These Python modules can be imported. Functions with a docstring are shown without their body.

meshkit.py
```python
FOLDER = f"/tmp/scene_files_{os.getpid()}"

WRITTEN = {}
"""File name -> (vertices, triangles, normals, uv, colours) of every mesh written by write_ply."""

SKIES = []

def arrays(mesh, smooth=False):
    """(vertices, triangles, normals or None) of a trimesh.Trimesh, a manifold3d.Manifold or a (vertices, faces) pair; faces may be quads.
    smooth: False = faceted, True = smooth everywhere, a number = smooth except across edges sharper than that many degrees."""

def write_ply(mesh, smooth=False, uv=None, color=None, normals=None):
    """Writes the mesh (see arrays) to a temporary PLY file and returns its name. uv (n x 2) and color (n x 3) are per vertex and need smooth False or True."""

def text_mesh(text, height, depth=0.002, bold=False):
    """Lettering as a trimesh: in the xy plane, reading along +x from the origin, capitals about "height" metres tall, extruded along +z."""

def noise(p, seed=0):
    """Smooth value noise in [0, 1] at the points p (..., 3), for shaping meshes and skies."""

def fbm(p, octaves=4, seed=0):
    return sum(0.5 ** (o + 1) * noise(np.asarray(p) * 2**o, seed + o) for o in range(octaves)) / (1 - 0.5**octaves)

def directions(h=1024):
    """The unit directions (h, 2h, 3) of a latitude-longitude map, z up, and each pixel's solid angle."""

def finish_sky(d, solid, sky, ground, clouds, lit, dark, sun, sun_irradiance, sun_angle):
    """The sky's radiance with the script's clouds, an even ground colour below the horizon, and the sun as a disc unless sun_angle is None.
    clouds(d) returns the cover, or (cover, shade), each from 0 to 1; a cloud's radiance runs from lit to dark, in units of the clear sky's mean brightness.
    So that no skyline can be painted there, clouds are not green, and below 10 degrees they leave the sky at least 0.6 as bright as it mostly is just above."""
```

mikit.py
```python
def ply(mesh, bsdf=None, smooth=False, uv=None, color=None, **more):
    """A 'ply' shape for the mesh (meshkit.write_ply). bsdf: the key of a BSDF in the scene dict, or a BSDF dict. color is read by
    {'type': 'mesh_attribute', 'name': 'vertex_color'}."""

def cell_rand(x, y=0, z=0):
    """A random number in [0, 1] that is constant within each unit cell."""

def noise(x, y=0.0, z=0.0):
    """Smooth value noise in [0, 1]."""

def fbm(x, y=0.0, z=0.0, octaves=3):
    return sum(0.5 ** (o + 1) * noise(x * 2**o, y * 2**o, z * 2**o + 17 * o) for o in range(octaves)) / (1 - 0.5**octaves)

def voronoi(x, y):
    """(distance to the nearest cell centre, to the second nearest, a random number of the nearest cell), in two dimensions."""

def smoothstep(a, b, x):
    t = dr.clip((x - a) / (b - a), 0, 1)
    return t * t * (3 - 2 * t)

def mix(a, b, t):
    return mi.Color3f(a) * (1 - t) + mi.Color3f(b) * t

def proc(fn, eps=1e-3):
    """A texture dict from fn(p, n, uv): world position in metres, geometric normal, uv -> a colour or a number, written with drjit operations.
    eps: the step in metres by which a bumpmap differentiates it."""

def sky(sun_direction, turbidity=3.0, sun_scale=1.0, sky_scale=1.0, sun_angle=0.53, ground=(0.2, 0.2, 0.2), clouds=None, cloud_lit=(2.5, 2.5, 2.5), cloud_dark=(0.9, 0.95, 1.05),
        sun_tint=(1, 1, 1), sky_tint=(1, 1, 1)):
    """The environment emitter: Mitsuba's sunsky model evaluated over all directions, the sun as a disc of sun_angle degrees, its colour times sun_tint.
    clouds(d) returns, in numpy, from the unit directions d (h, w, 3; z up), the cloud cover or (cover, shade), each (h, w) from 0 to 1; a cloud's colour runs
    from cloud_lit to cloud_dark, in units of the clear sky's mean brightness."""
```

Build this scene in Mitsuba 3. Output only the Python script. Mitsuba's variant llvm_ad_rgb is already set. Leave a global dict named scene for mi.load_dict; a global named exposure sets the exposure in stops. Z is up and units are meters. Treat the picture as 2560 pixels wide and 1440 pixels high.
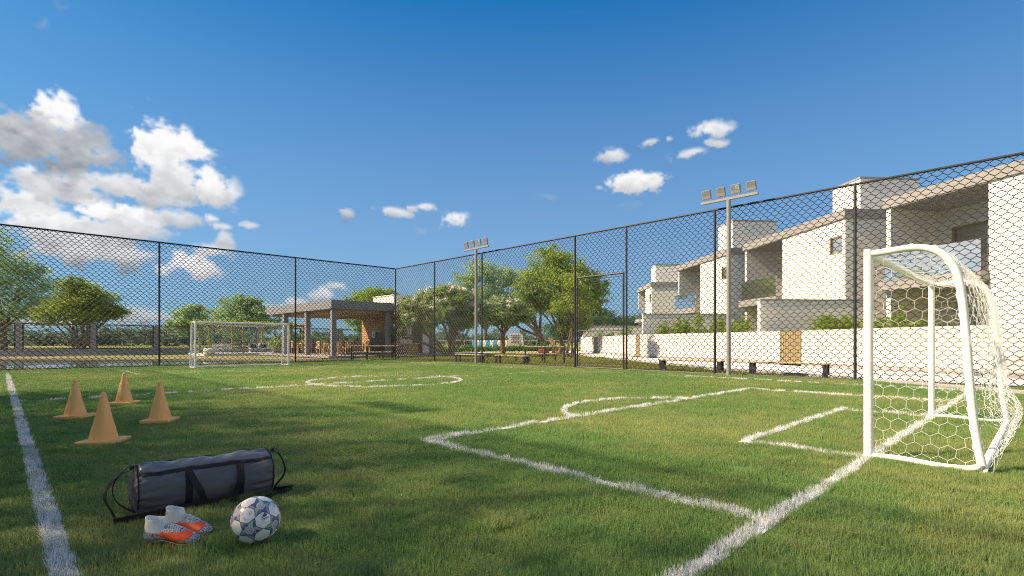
import math
import numpy as np
import trimesh
import drjit as dr
import mitsuba as mi
import mikit
import meshkit
from mikit import proc, noise, fbm, voronoi, smoothstep, mix, cell_rand
from shapely.geometry import Polygon, box as sbox
from shapely.ops import unary_union

scene, labels = {}, {}
T = mi.ScalarTransform4f
rng = np.random.default_rng(7)

# ------------------------------------------------------------------ camera, sky, exposure
# world: X across the pitch (to the far touchline), Y along the pitch (to the far goal), z up
RIGHT, FWD = np.array([.7147, -.6998]), np.array([.6997, .7145])
EYE = 1.0
scene['camera'] = {'type': 'perspective', 'fov': 88.58, 'fov_axis': 'x', 'near_clip': .05, 'far_clip': 3000.,
                   'principal_point_offset_y': -.0941,
                   'to_world': T().look_at(origin=[0, 0, EYE], target=[float(FWD[0]), float(FWD[1]), EYE], up=[0, 0, 1])}
exposure = 2.62
SUN = (-1.01, .78, 1.0)

# cloud banks: azimuth from the goal-corner direction, elevation, half sizes (degrees), shade
CLOUDS = [(-40.7,18.1,1.55,1.72,0.05),(-42.9,15.8,3.51,1.98,0.75),(-39.7,15.7,3.10,2.18,0.8),(-43.8,16.1,1.36,1.26,0.6),(-38.1,15.3,2.03,1.55,0.8),(-34.0,16.7,2.10,2.61,0.0),(-31.8,17.3,1.58,1.67,0.0),(-32.6,14.6,2.63,2.02,0.3),(-30.1,14.4,1.80,1.89,0.15),(-28.3,14.0,1.02,1.54,0.25),(-33.9,17.7,1.36,1.38,0.0),(-42.8,13.5,0.61,0.64,0.15),(-42.9,10.9,2.46,1.44,0.35),(-39.5,12.8,2.47,0.84,0.35),(-37.6,13.6,1.65,0.76,0.2),(-42.0,9.7,3.86,1.23,0.2),(-38.3,11.0,1.62,1.23,0.05),(-36.2,11.0,1.99,1.06,0.15),(-36.8,9.4,3.92,1.12,0.55),(-39.5,8.9,4.17,1.35,0.4),(-35.0,10.4,1.17,0.79,0.2),(-32.9,12.5,2.15,0.59,0.4),(-29.9,11.4,0.66,0.53,0.2),(-28.9,10.8,0.94,0.46,0.35),(-28.6,9.5,0.61,1.15,0.4),(-26.5,11.1,1.12,0.51,0.45),(-35.6,7.6,2.45,0.78,0.35),(-31.4,7.1,2.39,1.19,0.1),(-29.8,8.3,1.65,0.95,0.3),(-33.2,6.4,1.22,0.66,0.1),(-19.7,4.9,1.24,0.90,0.15),(-18.1,5.6,0.87,0.66,0.2),(-22.4,3.9,1.49,0.65,0.3),(-23.8,3.2,2.19,0.72,0.4),(-17.4,13.1,0.95,0.54,0.55),(-12.7,13.6,1.66,0.51,0.3),(-9.4,14.2,1.44,0.47,0.25),(-5.7,13.1,1.82,0.91,0.12),(-9.9,11.7,0.76,0.43,0.75),(11.0,19.3,1.26,0.73,0.25),(14.9,20.2,0.90,0.38,0.4),(16.6,20.2,0.56,0.33,0.5),(20.6,20.7,2.07,0.86,0.1),(19.0,18.8,1.76,0.50,0.3),(21.1,19.4,1.45,0.45,0.45),(13.4,16.5,2.73,1.02,0.15),(3.8,15.3,1.13,0.44,0.75),(12.9,14.2,1.25,0.51,0.8),(-41.8,24.3,0.44,0.52,0.75),(-40.6,25.8,0.20,0.66,0.85),(-43.4,1.8,4.61,0.95,0.5),(-36.8,2.3,4.48,0.87,0.55),
          (-36.5,13.2,4.2,1.3,.45),(-40.5,12.2,3.6,1.2,.5),(-32.5,11.2,2.8,.9,.4),(-38.5,7.6,4.5,1.2,.45),
          (-52,17,6,3.5,.5),(-60,11,8,3,.35),(-70,22,5,3,.2),(-82,9,9,3,.3),(-95,16,6,3,.25),(-115,12,8,4,.3),(-140,10,9,3,.3),(-165,14,6,2.5,.3),(60,14,4,1.5,.3),(85,10,7,2,.35),(120,13,6,2.4,.3),(150,9,7,2,.3)]


def clouds(d):
    az = np.degrees(np.arctan2(d[..., :2] @ RIGHT, d[..., :2] @ FWD))
    el = np.degrees(np.arcsin(np.clip(d[..., 2], -1, 1)))
    p = np.stack([az * .55, el * .75, 0 * az + 3.1], -1)
    n = meshkit.fbm(p, 6, 3) - .5
    n2 = meshkit.fbm(p * 2.3 + 9, 5, 11) - .5
    n3 = meshkit.fbm(p * 5.5 + 4, 4, 17) - .5
    azw, elw = az + 1.3 * n2 + .45 * n3, el + 1.0 * n + .35 * n3
    cover, light, wsum = np.zeros_like(az), np.zeros_like(az), np.zeros_like(az) + 1e-6
    for a, e, ra, re, s in CLOUDS:
        da = (azw - a + 180) % 360 - 180
        small = re < 1.0 or ra < 1.3
        de = (elw - e) / re
        de = np.where(de < 0, de * 1.25, de)                      # flatter undersides
        q = 1.22 - np.sqrt((da / ra) ** 2 + de ** 2)
        m = q + .06 + n * 1.6 + n2 * .9 + n3 * .75
        c = np.clip((m - .06) / (.85 if small else .55), 0, 1)
        c = c * c * (3 - 2 * c) * (1 if s < .7 or re > 1 else .26) * (.9 if small else 1)
        top = np.clip(de * .40, -.55, .35)
        sh = np.clip(s - top * (.7 if s < .6 else .35) + .55 * n2 + .55 * n + .22 * n3, 0, 1)
        w = c ** 2 * (1.15 - .35 * s)
        light += w * sh
        wsum += w
        cover = np.maximum(cover, c)
    # the broken cloud field goes on round the rest of the sky
    fld = meshkit.fbm(np.stack([d[..., 0] * 2.6 / (d[..., 2] + .35), d[..., 1] * 2.6 / (d[..., 2] + .35), 0 * az + .7], -1), 6, 23)
    out = np.clip((np.abs(az) - 52) / 14, 0, 1) * np.clip((el - 2) / 6, 0, 1)
    c2 = np.clip((fld - .41) / .13, 0, 1); c2 = c2 * c2 * (3 - 2 * c2) * out
    cover = np.maximum(cover, c2)
    light += c2 ** 2 * np.clip(.62 - (fld - .41) * 2.2 + n2, 0, 1); wsum += c2 ** 2
    veil = .60 * np.clip(1 - el / 34, 0, 1) ** 1.12             # thin milky haze towards the horizon
    total = cover * .97 + (1 - cover * .97) * veil
    shade = (cover * .97 * np.clip(light / wsum * .95, 0, 1) + (1 - cover * .97) * veil * .72) / np.maximum(total, 1e-6)
    return total, np.clip(shade, 0, 1)


scene['sky'] = mikit.sky(SUN, turbidity=2.6, sun_angle=1.6, sun_scale=1.02, sun_tint=(1.0, .962, .915), sky_tint=(.072, .525, .80), ground=(.12, .14, .08),
                         clouds=clouds, cloud_lit=(3.7, 3.65, 3.6), cloud_dark=(.85, .97, 1.12))


# ------------------------------------------------------------------ helpers
def add(key, mesh, bsdf, smooth=False, **kw):
    assert key not in scene, key
    scene[key] = mikit.ply(mesh, bsdf, smooth=smooth, **kw)
    return key


_count = {}


def num(name):
    k = _count.get(name, 0)
    _count[name] = k + 1
    return name if k == 0 else f'{name}_{k:03d}'


def lab(key, label=None, cat=None, group=None, kind=None):
    d = {}
    if label: d['label'] = label
    if cat: d['category'] = cat
    if group: d['group'] = group
    if kind: d['kind'] = kind
    labels[key] = d
    return key


def part(parent, name, mesh, bsdf, smooth=False, **kw):
    return add(num(f'{parent}__{name}'), mesh, bsdf, smooth, **kw)


class MB:
    """collects pieces into one mesh"""
    def __init__(s): s.v, s.f, s.n, s.c = [], [], 0, []

    def add(s, v, f, uv=None):
        v, f = np.asarray(v, float), np.asarray(f, int)
        if f.shape[1] == 4: f = np.vstack([f[:, [0, 1, 2]], f[:, [0, 2, 3]]])
        s.v.append(v); s.f.append(f + s.n); s.n += len(v)
        return s

    def mesh(s, m): return s.add(m.vertices, m.faces)

    def out(s): return np.vstack(s.v), np.vstack(s.f)


CUBE_F = np.array([[0, 3, 2, 1], [4, 5, 6, 7], [0, 1, 5, 4], [1, 2, 6, 5], [2, 3, 7, 6], [3, 0, 4, 7]])


def bx(x0, x1, y0, y1, z0, z1):
    v = np.array([[x0, y0, z0], [x1, y0, z0], [x1, y1, z0], [x0, y1, z0], [x0, y0, z1], [x1, y0, z1], [x1, y1, z1], [x0, y1, z1]], float)
    return v, CUBE_F


def cbox(x0, x1, y0, y1, z0, z1, c=.01):
    """box with chamfered edges"""
    v = []
    for x, sx in ((x0, 1), (x1, -1)):
        for y, sy in ((y0, 1), (y1, -1)):
            for z, sz in ((z0, 1), (z1, -1)):
                v += [[x, y + sy * c, z + sz * c], [x + sx * c, y, z + sz * c], [x + sx * c, y + sy * c, z]]
    h = trimesh.convex.convex_hull(np.array(v))
    return np.array(h.vertices), np.array(h.faces)


def tube(pts, r, sides=8, caps=True, closed=False):
    p = np.asarray(pts, float)
    n = len(p)
    t = (np.roll(p, -1, 0) - np.roll(p, 1, 0)) if closed else np.gradient(p, axis=0)
    t /= np.linalg.norm(t, axis=1, keepdims=True) + 1e-12
    a = np.cross(t[0], [0, 0, 1.] if abs(t[0][2]) < .9 else [1., 0, 0]); a /= np.linalg.norm(a)
    A = [a]
    for i in range(1, n):
        a = a - t[i] * (a @ t[i]); a /= np.linalg.norm(a) + 1e-12; A.append(a)
    A = np.array(A); B = np.cross(t, A)
    ang = np.arange(sides) * 2 * np.pi / sides
    r = np.broadcast_to(np.asarray(r, float), (n,))
    v = p[:, None] + r[:, None, None] * (np.cos(ang)[None, :, None] * A[:, None] + np.sin(ang)[None, :, None] * B[:, None])
    v = v.reshape(-1, 3)
    i, j = np.meshgrid(np.arange(n if closed else n - 1), np.arange(sides), indexing='ij')
    i2 = (i + 1) % n
    q = np.stack([i * sides + j, i * sides + (j + 1) % sides, i2 * sides + (j + 1) % sides, i2 * sides + j], -1).reshape(-1, 4)
    f = np.vstack([q[:, [0, 1, 2]], q[:, [0, 2, 3]]])
    if caps and not closed:
        k = len(v); v = np.vstack([v, p[0], p[-1]]); jj = np.arange(sides)
        f = np.vstack([f, np.stack([jj * 0 + k, (jj + 1) % sides, jj], 1), np.stack([jj * 0 + k + 1, (n - 1) * sides + jj, (n - 1) * sides + (jj + 1) % sides], 1)])
    return v, f


def lathe(profile, sides=32, c=(0, 0)):
    pr = np.asarray(profile, float); n = len(pr); ang = np.arange(sides) * 2 * np.pi / sides
    v = np.stack([c[0] + pr[:, 0, None] * np.cos(ang), c[1] + pr[:, 0, None] * np.sin(ang), np.repeat(pr[:, 1, None], sides, 1)], -1).reshape(-1, 3)
    i, j = np.meshgrid(np.arange(n - 1), np.arange(sides), indexing='ij')
    return v, np.stack([i * sides + j, i * sides + (j + 1) % sides, (i + 1) * sides + (j + 1) % sides, (i + 1) * sides + j], -1).reshape(-1, 4)


def ribbon(pts, side, w, t=.004):
    """strap along pts, width w along the vectors side"""
    p = np.asarray(pts, float); s = np.broadcast_to(np.asarray(side, float), p.shape)
    s = s / np.linalg.norm(s, axis=1, keepdims=True)
    tg = np.gradient(p, axis=0); nn = np.cross(tg, s); nn /= np.linalg.norm(nn, axis=1, keepdims=True) + 1e-12
    q = [p - s * w / 2 - nn * t / 2, p + s * w / 2 - nn * t / 2, p + s * w / 2 + nn * t / 2, p - s * w / 2 + nn * t / 2]
    n = len(p); v = np.stack(q, 1).reshape(-1, 3)
    f = []
    for i in range(n - 1):
        for k in range(4):
            f.append([i * 4 + k, i * 4 + (k + 1) % 4, i * 4 + 4 + (k + 1) % 4, i * 4 + 4 + k])
    f += [[0, 3, 2, 1], [(n - 1) * 4 + k for k in range(4)]]
    return v, np.array(f)


def spline(pts, n=40):
    from scipy.interpolate import CubicSpline
    p = np.asarray(pts, float); s = np.r_[0, np.cumsum(np.linalg.norm(np.diff(p, axis=0), axis=1))]
    return CubicSpline(s, p)(np.linspace(0, s[-1], n))


def extrude(poly, h):
    ms = [trimesh.creation.extrude_polygon(g, h, engine='earcut') for g in getattr(poly, 'geoms', [poly])]
    m = trimesh.util.concatenate(ms)
    return np.array(m.vertices), np.array(m.faces)


def sheet(poly, z):
    from trimesh.creation import triangulate_polygon
    V, F, n = [], [], 0
    for g in getattr(poly, 'geoms', [poly]):
        v, f = triangulate_polygon(g, engine='earcut')
        a = np.cross(np.c_[v[f[:, 1]] - v[f[:, 0]], np.zeros(len(f))], np.c_[v[f[:, 2]] - v[f[:, 0]], np.zeros(len(f))])[:, 2]
        f = np.where(a[:, None] < 0, f[:, ::-1], f)
        V.append(np.c_[v, np.full(len(v), z)]); F.append(f + n); n += len(v)
    return np.vstack(V), np.vstack(F)


def W(r, d):
    """site frame turned 45 degrees to the pitch: r metres to its right, d metres ahead"""
    return r * RIGHT + d * FWD


# ------------------------------------------------------------------ materials
def C(c): return {'type': 'rgb', 'value': [float(x) for x in c]}


def mat(key, color, rough=.6, metallic=0., two=True, **kw):
    col = C(color) if isinstance(color, (tuple, list)) else proc(color)
    m = {'type': 'principled', 'base_color': col, 'roughness': rough, 'metallic': metallic, 'specular': kw.pop('spec', .4), **kw}
    scene[key] = {'type': 'twosided', 'b': m} if two else m
    return key


def thin(key, color, trans=.7, rough=.6):
    col = C(color) if isinstance(color, (tuple, list)) else proc(color)
    scene[key] = {'type': 'principledthin', 'base_color': col, 'roughness': rough, 'diff_trans': trans, 'eta': 1.35}
    return key


XL, XR, YN, YF = .2, 14.05, 1.07, 22.43          # touchlines and goal lines
YM = (YN + YF) / 2; XC = (XL + XR) / 2
HW = .042
LINES = []                                       # x0, x1, y0, y1 of the straight markings


def _ln(x0, x1, y0, y1, hw=HW): LINES.append((min(x0, x1) - hw, max(x0, x1) + hw, min(y0, y1) - hw, max(y0, y1) + hw))


_ln(XL, XL, YN - 6, YF, .046); _ln(XR, XR, YN, YF)
_ln(XL, XR, YN, YN); _ln(XL, XR, YF, YF); _ln(XL, XR, YM, YM)
for y0, s in ((YN, 1), (YF, -1)):
    _ln(3.04, 3.04, y0, y0 + s * 3.29); _ln(11.22, 11.22, y0, y0 + s * 3.29); _ln(3.04, 11.22, y0 + s * 3.29, y0 + s * 3.29)
    _ln(5.30, 5.30, y0, y0 + s * 1.04); _ln(8.86, 8.86, y0, y0 + s * 1.04); _ln(5.30, 8.86, y0 + s * 1.04, y0 + s * 1.04)
RINGS = [(7.05, YM, 1.88, -99., 99.), (7.0, YN + 2.42, 1.82, YN + 3.29, 99.), (7.0, YF - 2.42, 1.82, -99., YF - 3.29)]


def worn(p):
    return smoothstep(.46, .66, noise(p.x * 13, p.y * 13, 9.1)) * (.10 + .70 * smoothstep(4.5, 9, p.y + .35 * p.x - 1.5) + .35 * smoothstep(11.6, 13.5, p.x))


def line_mask(p):
    x, y = p.x, p.y
    wob = .030 * (noise(x * 60, y * 60) - .5) + .026 * (noise(x * 9, y * 9, 5) - .5)
    m = mi.Float(0)
    for x0, x1, y0, y1 in LINES:
        dx = dr.maximum(x0 - x, x - x1); dy = dr.maximum(y0 - y, y - y1)
        m = dr.maximum(m, smoothstep(.006, -.006, dr.maximum(dx, dy) + wob))
    for cx, cy, r, ylo, yhi in RINGS:
        q = dr.abs(dr.sqrt((x - cx) ** 2 + (y - cy) ** 2) - r) - HW
        q = dr.maximum(q, dr.maximum(ylo - y, y - yhi))
        m = dr.maximum(m, smoothstep(.006, -.006, q + wob))
    return m


def grass_tone(p, u):
    big = fbm(p.x * .55, p.y * .55, 1.7, octaves=4)
    small = noise(p.x * 5.1, p.y * 5.1, 3.3)
    g = mix((.163, .292, .098), (.312, .462, .160), u)
    g = mix(g, (.43, .46, .19), smoothstep(.40, .70, big * .75 + small * .25) * .75)
    g = mix(g, (.34, .31, .14), smoothstep(.93, .98, u) * .6)
    return g


thin('grass_blade', lambda p, n, uv: mix(grass_tone(p, uv.x), (.80, .80, .82), line_mask(p) * smoothstep(.28, .32, uv.x) * (1 - worn(p))), trans=1.05, rough=.5)
thin('white_blade', (.80, .80, .82), .7, .6)
mat('turf', lambda p, n, uv: mix(grass_tone(p, noise(p.x * 90, p.y * 90)) * .8, (.74, .74, .76), line_mask(p)), .95, spec=.1)
thin('lawn_blade', lambda p, n, uv: mix((.17, .23, .05), (.34, .34, .11), .6 * uv.x + .5 * smoothstep(.35, .7, fbm(p.x * .3, p.y * .3))), trans=.6)


def ground_tone(p, n, uv):
    b = fbm(p.x * .12, p.y * .12, octaves=4)
    f = fbm(p.x * 2.5, p.y * 2.5, octaves=3)
    g = mix((.15, .20, .05), (.30, .29, .10), smoothstep(.3, .7, b * .6 + f * .4))
    return g


mat('meadow', ground_tone, .95, spec=.1)
mat('line_paint', lambda p, n, uv: mix(mix((.66, .66, .68), (.80, .80, .82), fbm(p.x * 25, p.y * 25)), grass_tone(p, noise(p.x * 90, p.y * 90)), worn(p)), .7, spec=.2)
mat('goal_paint', lambda p, n, uv: mix((.72, .722, .73), (.78, .78, .785), noise(p.x * 14, p.y * 14, p.z * 6)), .38)
mat('net_cord', (.70, .71, .73), .7)
mat('fence_steel', (.024, .026, .030), .5, spec=.4)
mat('link_wire', (.030, .031, .034), .35, spec=.8)
mat('lamp_steel', (.23, .228, .232), .5, .1)
mat('lamp_glass', lambda p, n, uv: mix((.15, .16, .175), (.19, .20, .215), noise(p.y * 12, p.z * 12)), .3)
mat('cone_plastic', lambda p, n, uv: mix((.86, .42, .13), (.95, .52, .20), fbm(p.x * 18, p.y * 18, p.z * 9)), .5)
mat('bag_cloth', lambda p, n, uv: mix((.085, .088, .104), (.125, .128, .148), fbm(p.x * 40, p.y * 40, p.z * 40)), .62, sheen=.35, spec=.35)
mat('bag_gloss', (.155, .16, .18), .36, spec=.5)
mat('strap_web', lambda p, n, uv: mix((.010, .010, .013), (.020, .020, .026), noise(p.x * 300, p.y * 300, p.z * 300)), .75, two=True)
mat('buckle_metal', (.10, .10, .11), .4, .6)
mat('boot_white', (.66, .67, .70), .6)
mat('boot_orange', (.78, .085, .025), .42)
mat('stud_orange', (.62, .07, .02), .4)
mat('print_black', (.02, .02, .025), .6)


def speckle(p, n, uv):
    s = 230.
    q = uv * mi.Vector2f(s, s) + mi.Vector2f(1.6 * noise(uv.x * 90, uv.y * 90), 1.6 * noise(uv.x * 90, uv.y * 90, 7))
    d1, d2, r = voronoi(q.x, q.y)
    m = smoothstep(.62, .48, d1 + .16 * r)
    return mix((.66, .67, .71), (.03, .03, .05), m * .95)


mat('boot_speckle', speckle, .55)
mat('stucco', lambda p, n, uv: mix(mix((.70, .682, .64), (.76, .742, .70), fbm(p.x * 1.3, p.y * 1.3, p.z * 1.3)), (.61, .59, .55), .45 * smoothstep(.58, .82, fbm(p.x * 6, p.y * 6, p.z * .35))), .85, spec=.2)
mat('stucco_wall', lambda p, n, uv: mix((.60, .548, .505), (.68, .63, .588), fbm(p.x * .9, p.y * .9, p.z * 1.7)), .85, spec=.2)
mat('concrete', lambda p, n, uv: mix((.25, .245, .245), (.31, .30, .298), fbm(p.x * 2, p.y * 2, p.z * 2)), .8, spec=.25)
mat('pillar_render', lambda p, n, uv: mix((.235, .22, .225), (.30, .28, .285), fbm(p.x * 2, p.y * 2, p.z * 2)), .85, spec=.2)
mat('dark_concrete', lambda p, n, uv: mix((.19, .197, .22), (.25, .255, .275), fbm(p.x * 2, p.y * 2, p.z * 2)), .8, spec=.25)
mat('paving', lambda p, n, uv: mix((.47, .44, .425), (.59, .555, .535), fbm(p.x * 1.1, p.y * 1.1, octaves=4)), .85, spec=.2)
mat('kerb', lambda p, n, uv: mix((.28, .27, .275), (.37, .355, .35), fbm(p.x * 3, p.y * 3, p.z * 3)), .85, spec=.2)


def wood_tone(p, n, uv):
    g = fbm(p.x * 3 + p.y * 3, p.z * 22, (p.x - p.y) * 22)
    return mix((.22, .165, .085), (.33, .26, .145), g)


mat('wood', wood_tone, .6)
mat('wood_clad', lambda p, n, uv: mix((.33, .19, .085), (.50, .32, .16), fbm(p.y * 7 + p.x * 7, p.z * .7)), .55)
mat('wood_pale', lambda p, n, uv: mix((.44, .31, .19), (.58, .44, .29), fbm(p.x * 6, p.y * 6, p.z * 20)), .65)
mat('bench_plank', lambda p, n, uv: mix((.42, .33, .21), (.55, .45, .31), fbm(p.x * 8, p.y * 2, p.z * 8)), .7)
mat('dark_steel', (.03, .03, .032), .5)
mat('brown_frame', (.075, .052, .045), .6)
mat('slat_steel', (.16, .15, .155), .5)
mat('mirror_glass', (.62, .66, .68), .03, .92)
mat('window_glass', (.05, .055, .06), .06, spec=.9)
mat('tinted_glass', (.42, .40, .385), .05, .9)
mat('dark_door', (.07, .045, .04), .6)
mat('granite', (.16, .145, .145), .35)
mat('white_enamel', (.75, .75, .76), .3)
mat('stone', lambda p, n, uv: mix((.30, .20, .12), (.50, .38, .26), fbm(p.x * 4, p.y * 4, p.z * 4)), .85)
mat('stone_grey', lambda p, n, uv: mix((.22, .20, .20), (.36, .33, .31), fbm(p.x * 4, p.y * 4, p.z * 4)), .85)
mat('cushion_white', (.68, .67, .66), .8)
mat('cushion_dark', (.02, .02, .022), .8)
mat('earth', lambda p, n, uv: mix((.20, .145, .09), (.29, .215, .14), fbm(p.x * .8, p.y * .8, octaves=4)), .95, spec=.1)
mat('blue_plastic', lambda p, n, uv: mix((.03, .22, .52), (.05, .30, .62), fbm(p.x * 2, p.y * 2)), .45)
mat('cream_plastic', (.62, .58, .38), .45)
mat('orange_board', (.55, .27, .09), .6)
mat('brick_red', (.28, .075, .04), .8)
scene['water'] = {'type': 'bumpmap', 'nested': {'type': 'principled', 'base_color': C((.035, .05, .045)), 'roughness': .04, 'specular': .5},
                  'tex': proc(lambda p, n, uv: fbm(p.x * 1.2, p.y * 1.2, octaves=3)), 'scale': .010}


def bark_tone(p, n, uv): return mix((.10, .075, .055), (.21, .165, .125), fbm(p.x * 14, p.y * 14, p.z * 4))


mat('bark', bark_tone, .9, spec=.1)
mat('bark_red', lambda p, n, uv: mix((.13, .06, .04), (.24, .13, .085), fbm(p.x * 10, p.y * 10, p.z * 4)), .9, spec=.1)


def leafmat(key, a, b, trans=1.15): thin(key, lambda p, n, uv: mix(a, b, uv.x), trans)


leafmat('leaf_olive', (.12, .20, .035), (.36, .44, .08))
leafmat('leaf_lime', (.22, .34, .06), (.50, .60, .13))
leafmat('leaf_pale', (.28, .42, .20), (.48, .62, .34))
leafmat('leaf_mid', (.19, .31, .10), (.42, .54, .20))
leafmat('leaf_dark', (.08, .17, .09), (.19, .30, .16))
leafmat('leaf_far', (.14, .21, .15), (.22, .29, .20))
leafmat('leaf_hedge', (.07, .19, .03), (.18, .34, .06))
leafmat('leaf_shrub', (.18, .30, .05), (.46, .56, .12))
leafmat('petal', (.72, .69, .65), (.90, .86, .82), .4)

# ------------------------------------------------------------------ the setting
POND = Polygon([(-16, 26.1), (14.2, 26.1), (15.6, 27.6), (15.9, 31.5), (14.2, 31.2), W(-12.4, 30.3), W(-15.8, 30.7), W(-22, 31.8), W(-28.8, 32.2), W(-40, 33.4), (-16, 50)])
BANK = Polygon([W(-11.8, 30.0), W(-15.8, 30.3), W(-22, 31.4), W(-28.8, 31.8), W(-40, 33.0), W(-52, 37), W(-52, 41), W(-40, 38.0), W(-30, 36.6), W(-15.5, 35.0), W(-11.0, 34.0)])
big = Polygon([(-900, -900), (900, -900), (900, 900), (-900, 900)])
add('ground', sheet(big.difference(sbox(-1.45, -3, 15.75, 25.25)).difference(POND), -.02), 'meadow')
lab('ground', 'wide olive green meadow reaching to the horizon', 'ground', kind='structure')
add('pitch', sheet(sbox(-1.45, -3, 15.75, 25.25), 0.), 'turf')
lab('pitch', 'green football pitch turf inside the chain link fence', 'pitch', kind='structure')
add('pond', sheet(POND.buffer(.05), -.10), 'water')
lab('pond', 'still pond behind the far goal reflecting the bright sky', 'water', kind='structure')
add('pond_bank', sheet(BANK.difference(POND), -.012), 'earth')
lab('pond_bank', 'bare tan earth bank along the far side of the pond', 'ground', kind='structure')

# marking strips laid into the turf
mb = MB()
segs = [sbox(a, c, b, d) for a, b, c, d in LINES]
mark = unary_union(segs)
from shapely.geometry import Point
for cx, cy, r, ylo, yhi in RINGS:
    ring = Point(cx, cy).buffer(r + HW, 64).difference(Point(cx, cy).buffer(r - HW, 64))
    mark = mark.union(ring.intersection(sbox(-99, max(ylo, -99), 99, min(yhi, 99))))
add('pitch_marking', extrude(mark, .014), 'line_paint')
lab('pitch_marking', 'white painted touchlines, goal areas and centre circle of the pitch', 'pitch marking', kind='structure')

g = np.random.default_rng(21)
mp = []
for poly in (mark,):
    x0, y0, x1, y1 = poly.bounds
    for a, b, c, d in LINES:
        n_ = int((b - a) * (d - c) * 9000); mp.append(np.c_[g.uniform(a, b, n_), g.uniform(c, d, n_)])
    for cx, cy, r, ylo, yhi in RINGS:
        n_ = int(6.28 * r * .084 * 9000); w_ = g.uniform(0, 6.283, n_); rr = r + g.uniform(-HW, HW, n_)
        q = np.c_[cx + rr * np.cos(w_), cy + rr * np.sin(w_)]; mp.append(q[(q[:, 1] > ylo) & (q[:, 1] < yhi)])
mp = np.vstack(mp)
dd, rr = mp @ FWD, mp @ RIGHT
cl = meshkit.fbm(np.c_[mp * 7, mp[:, :1] * 0 + 2.2], 3, 5)
mp = mp[(dd > .5) & (np.abs(rr) < dd * 1.02 + 2) & (dd < 15) & (cl > .50)]
n_ = len(mp); h_ = g.uniform(.026, .058, n_); a_ = g.uniform(0, 6.283, n_); wd = .0022 + .0004 * (mp @ FWD)
ex = np.c_[np.cos(a_), np.sin(a_), np.zeros(n_)] * wd[:, None]
b0 = np.c_[mp, np.full(n_, .012)]; tp = b0 + np.c_[g.normal(0, .014, (n_, 2)), h_]
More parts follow.
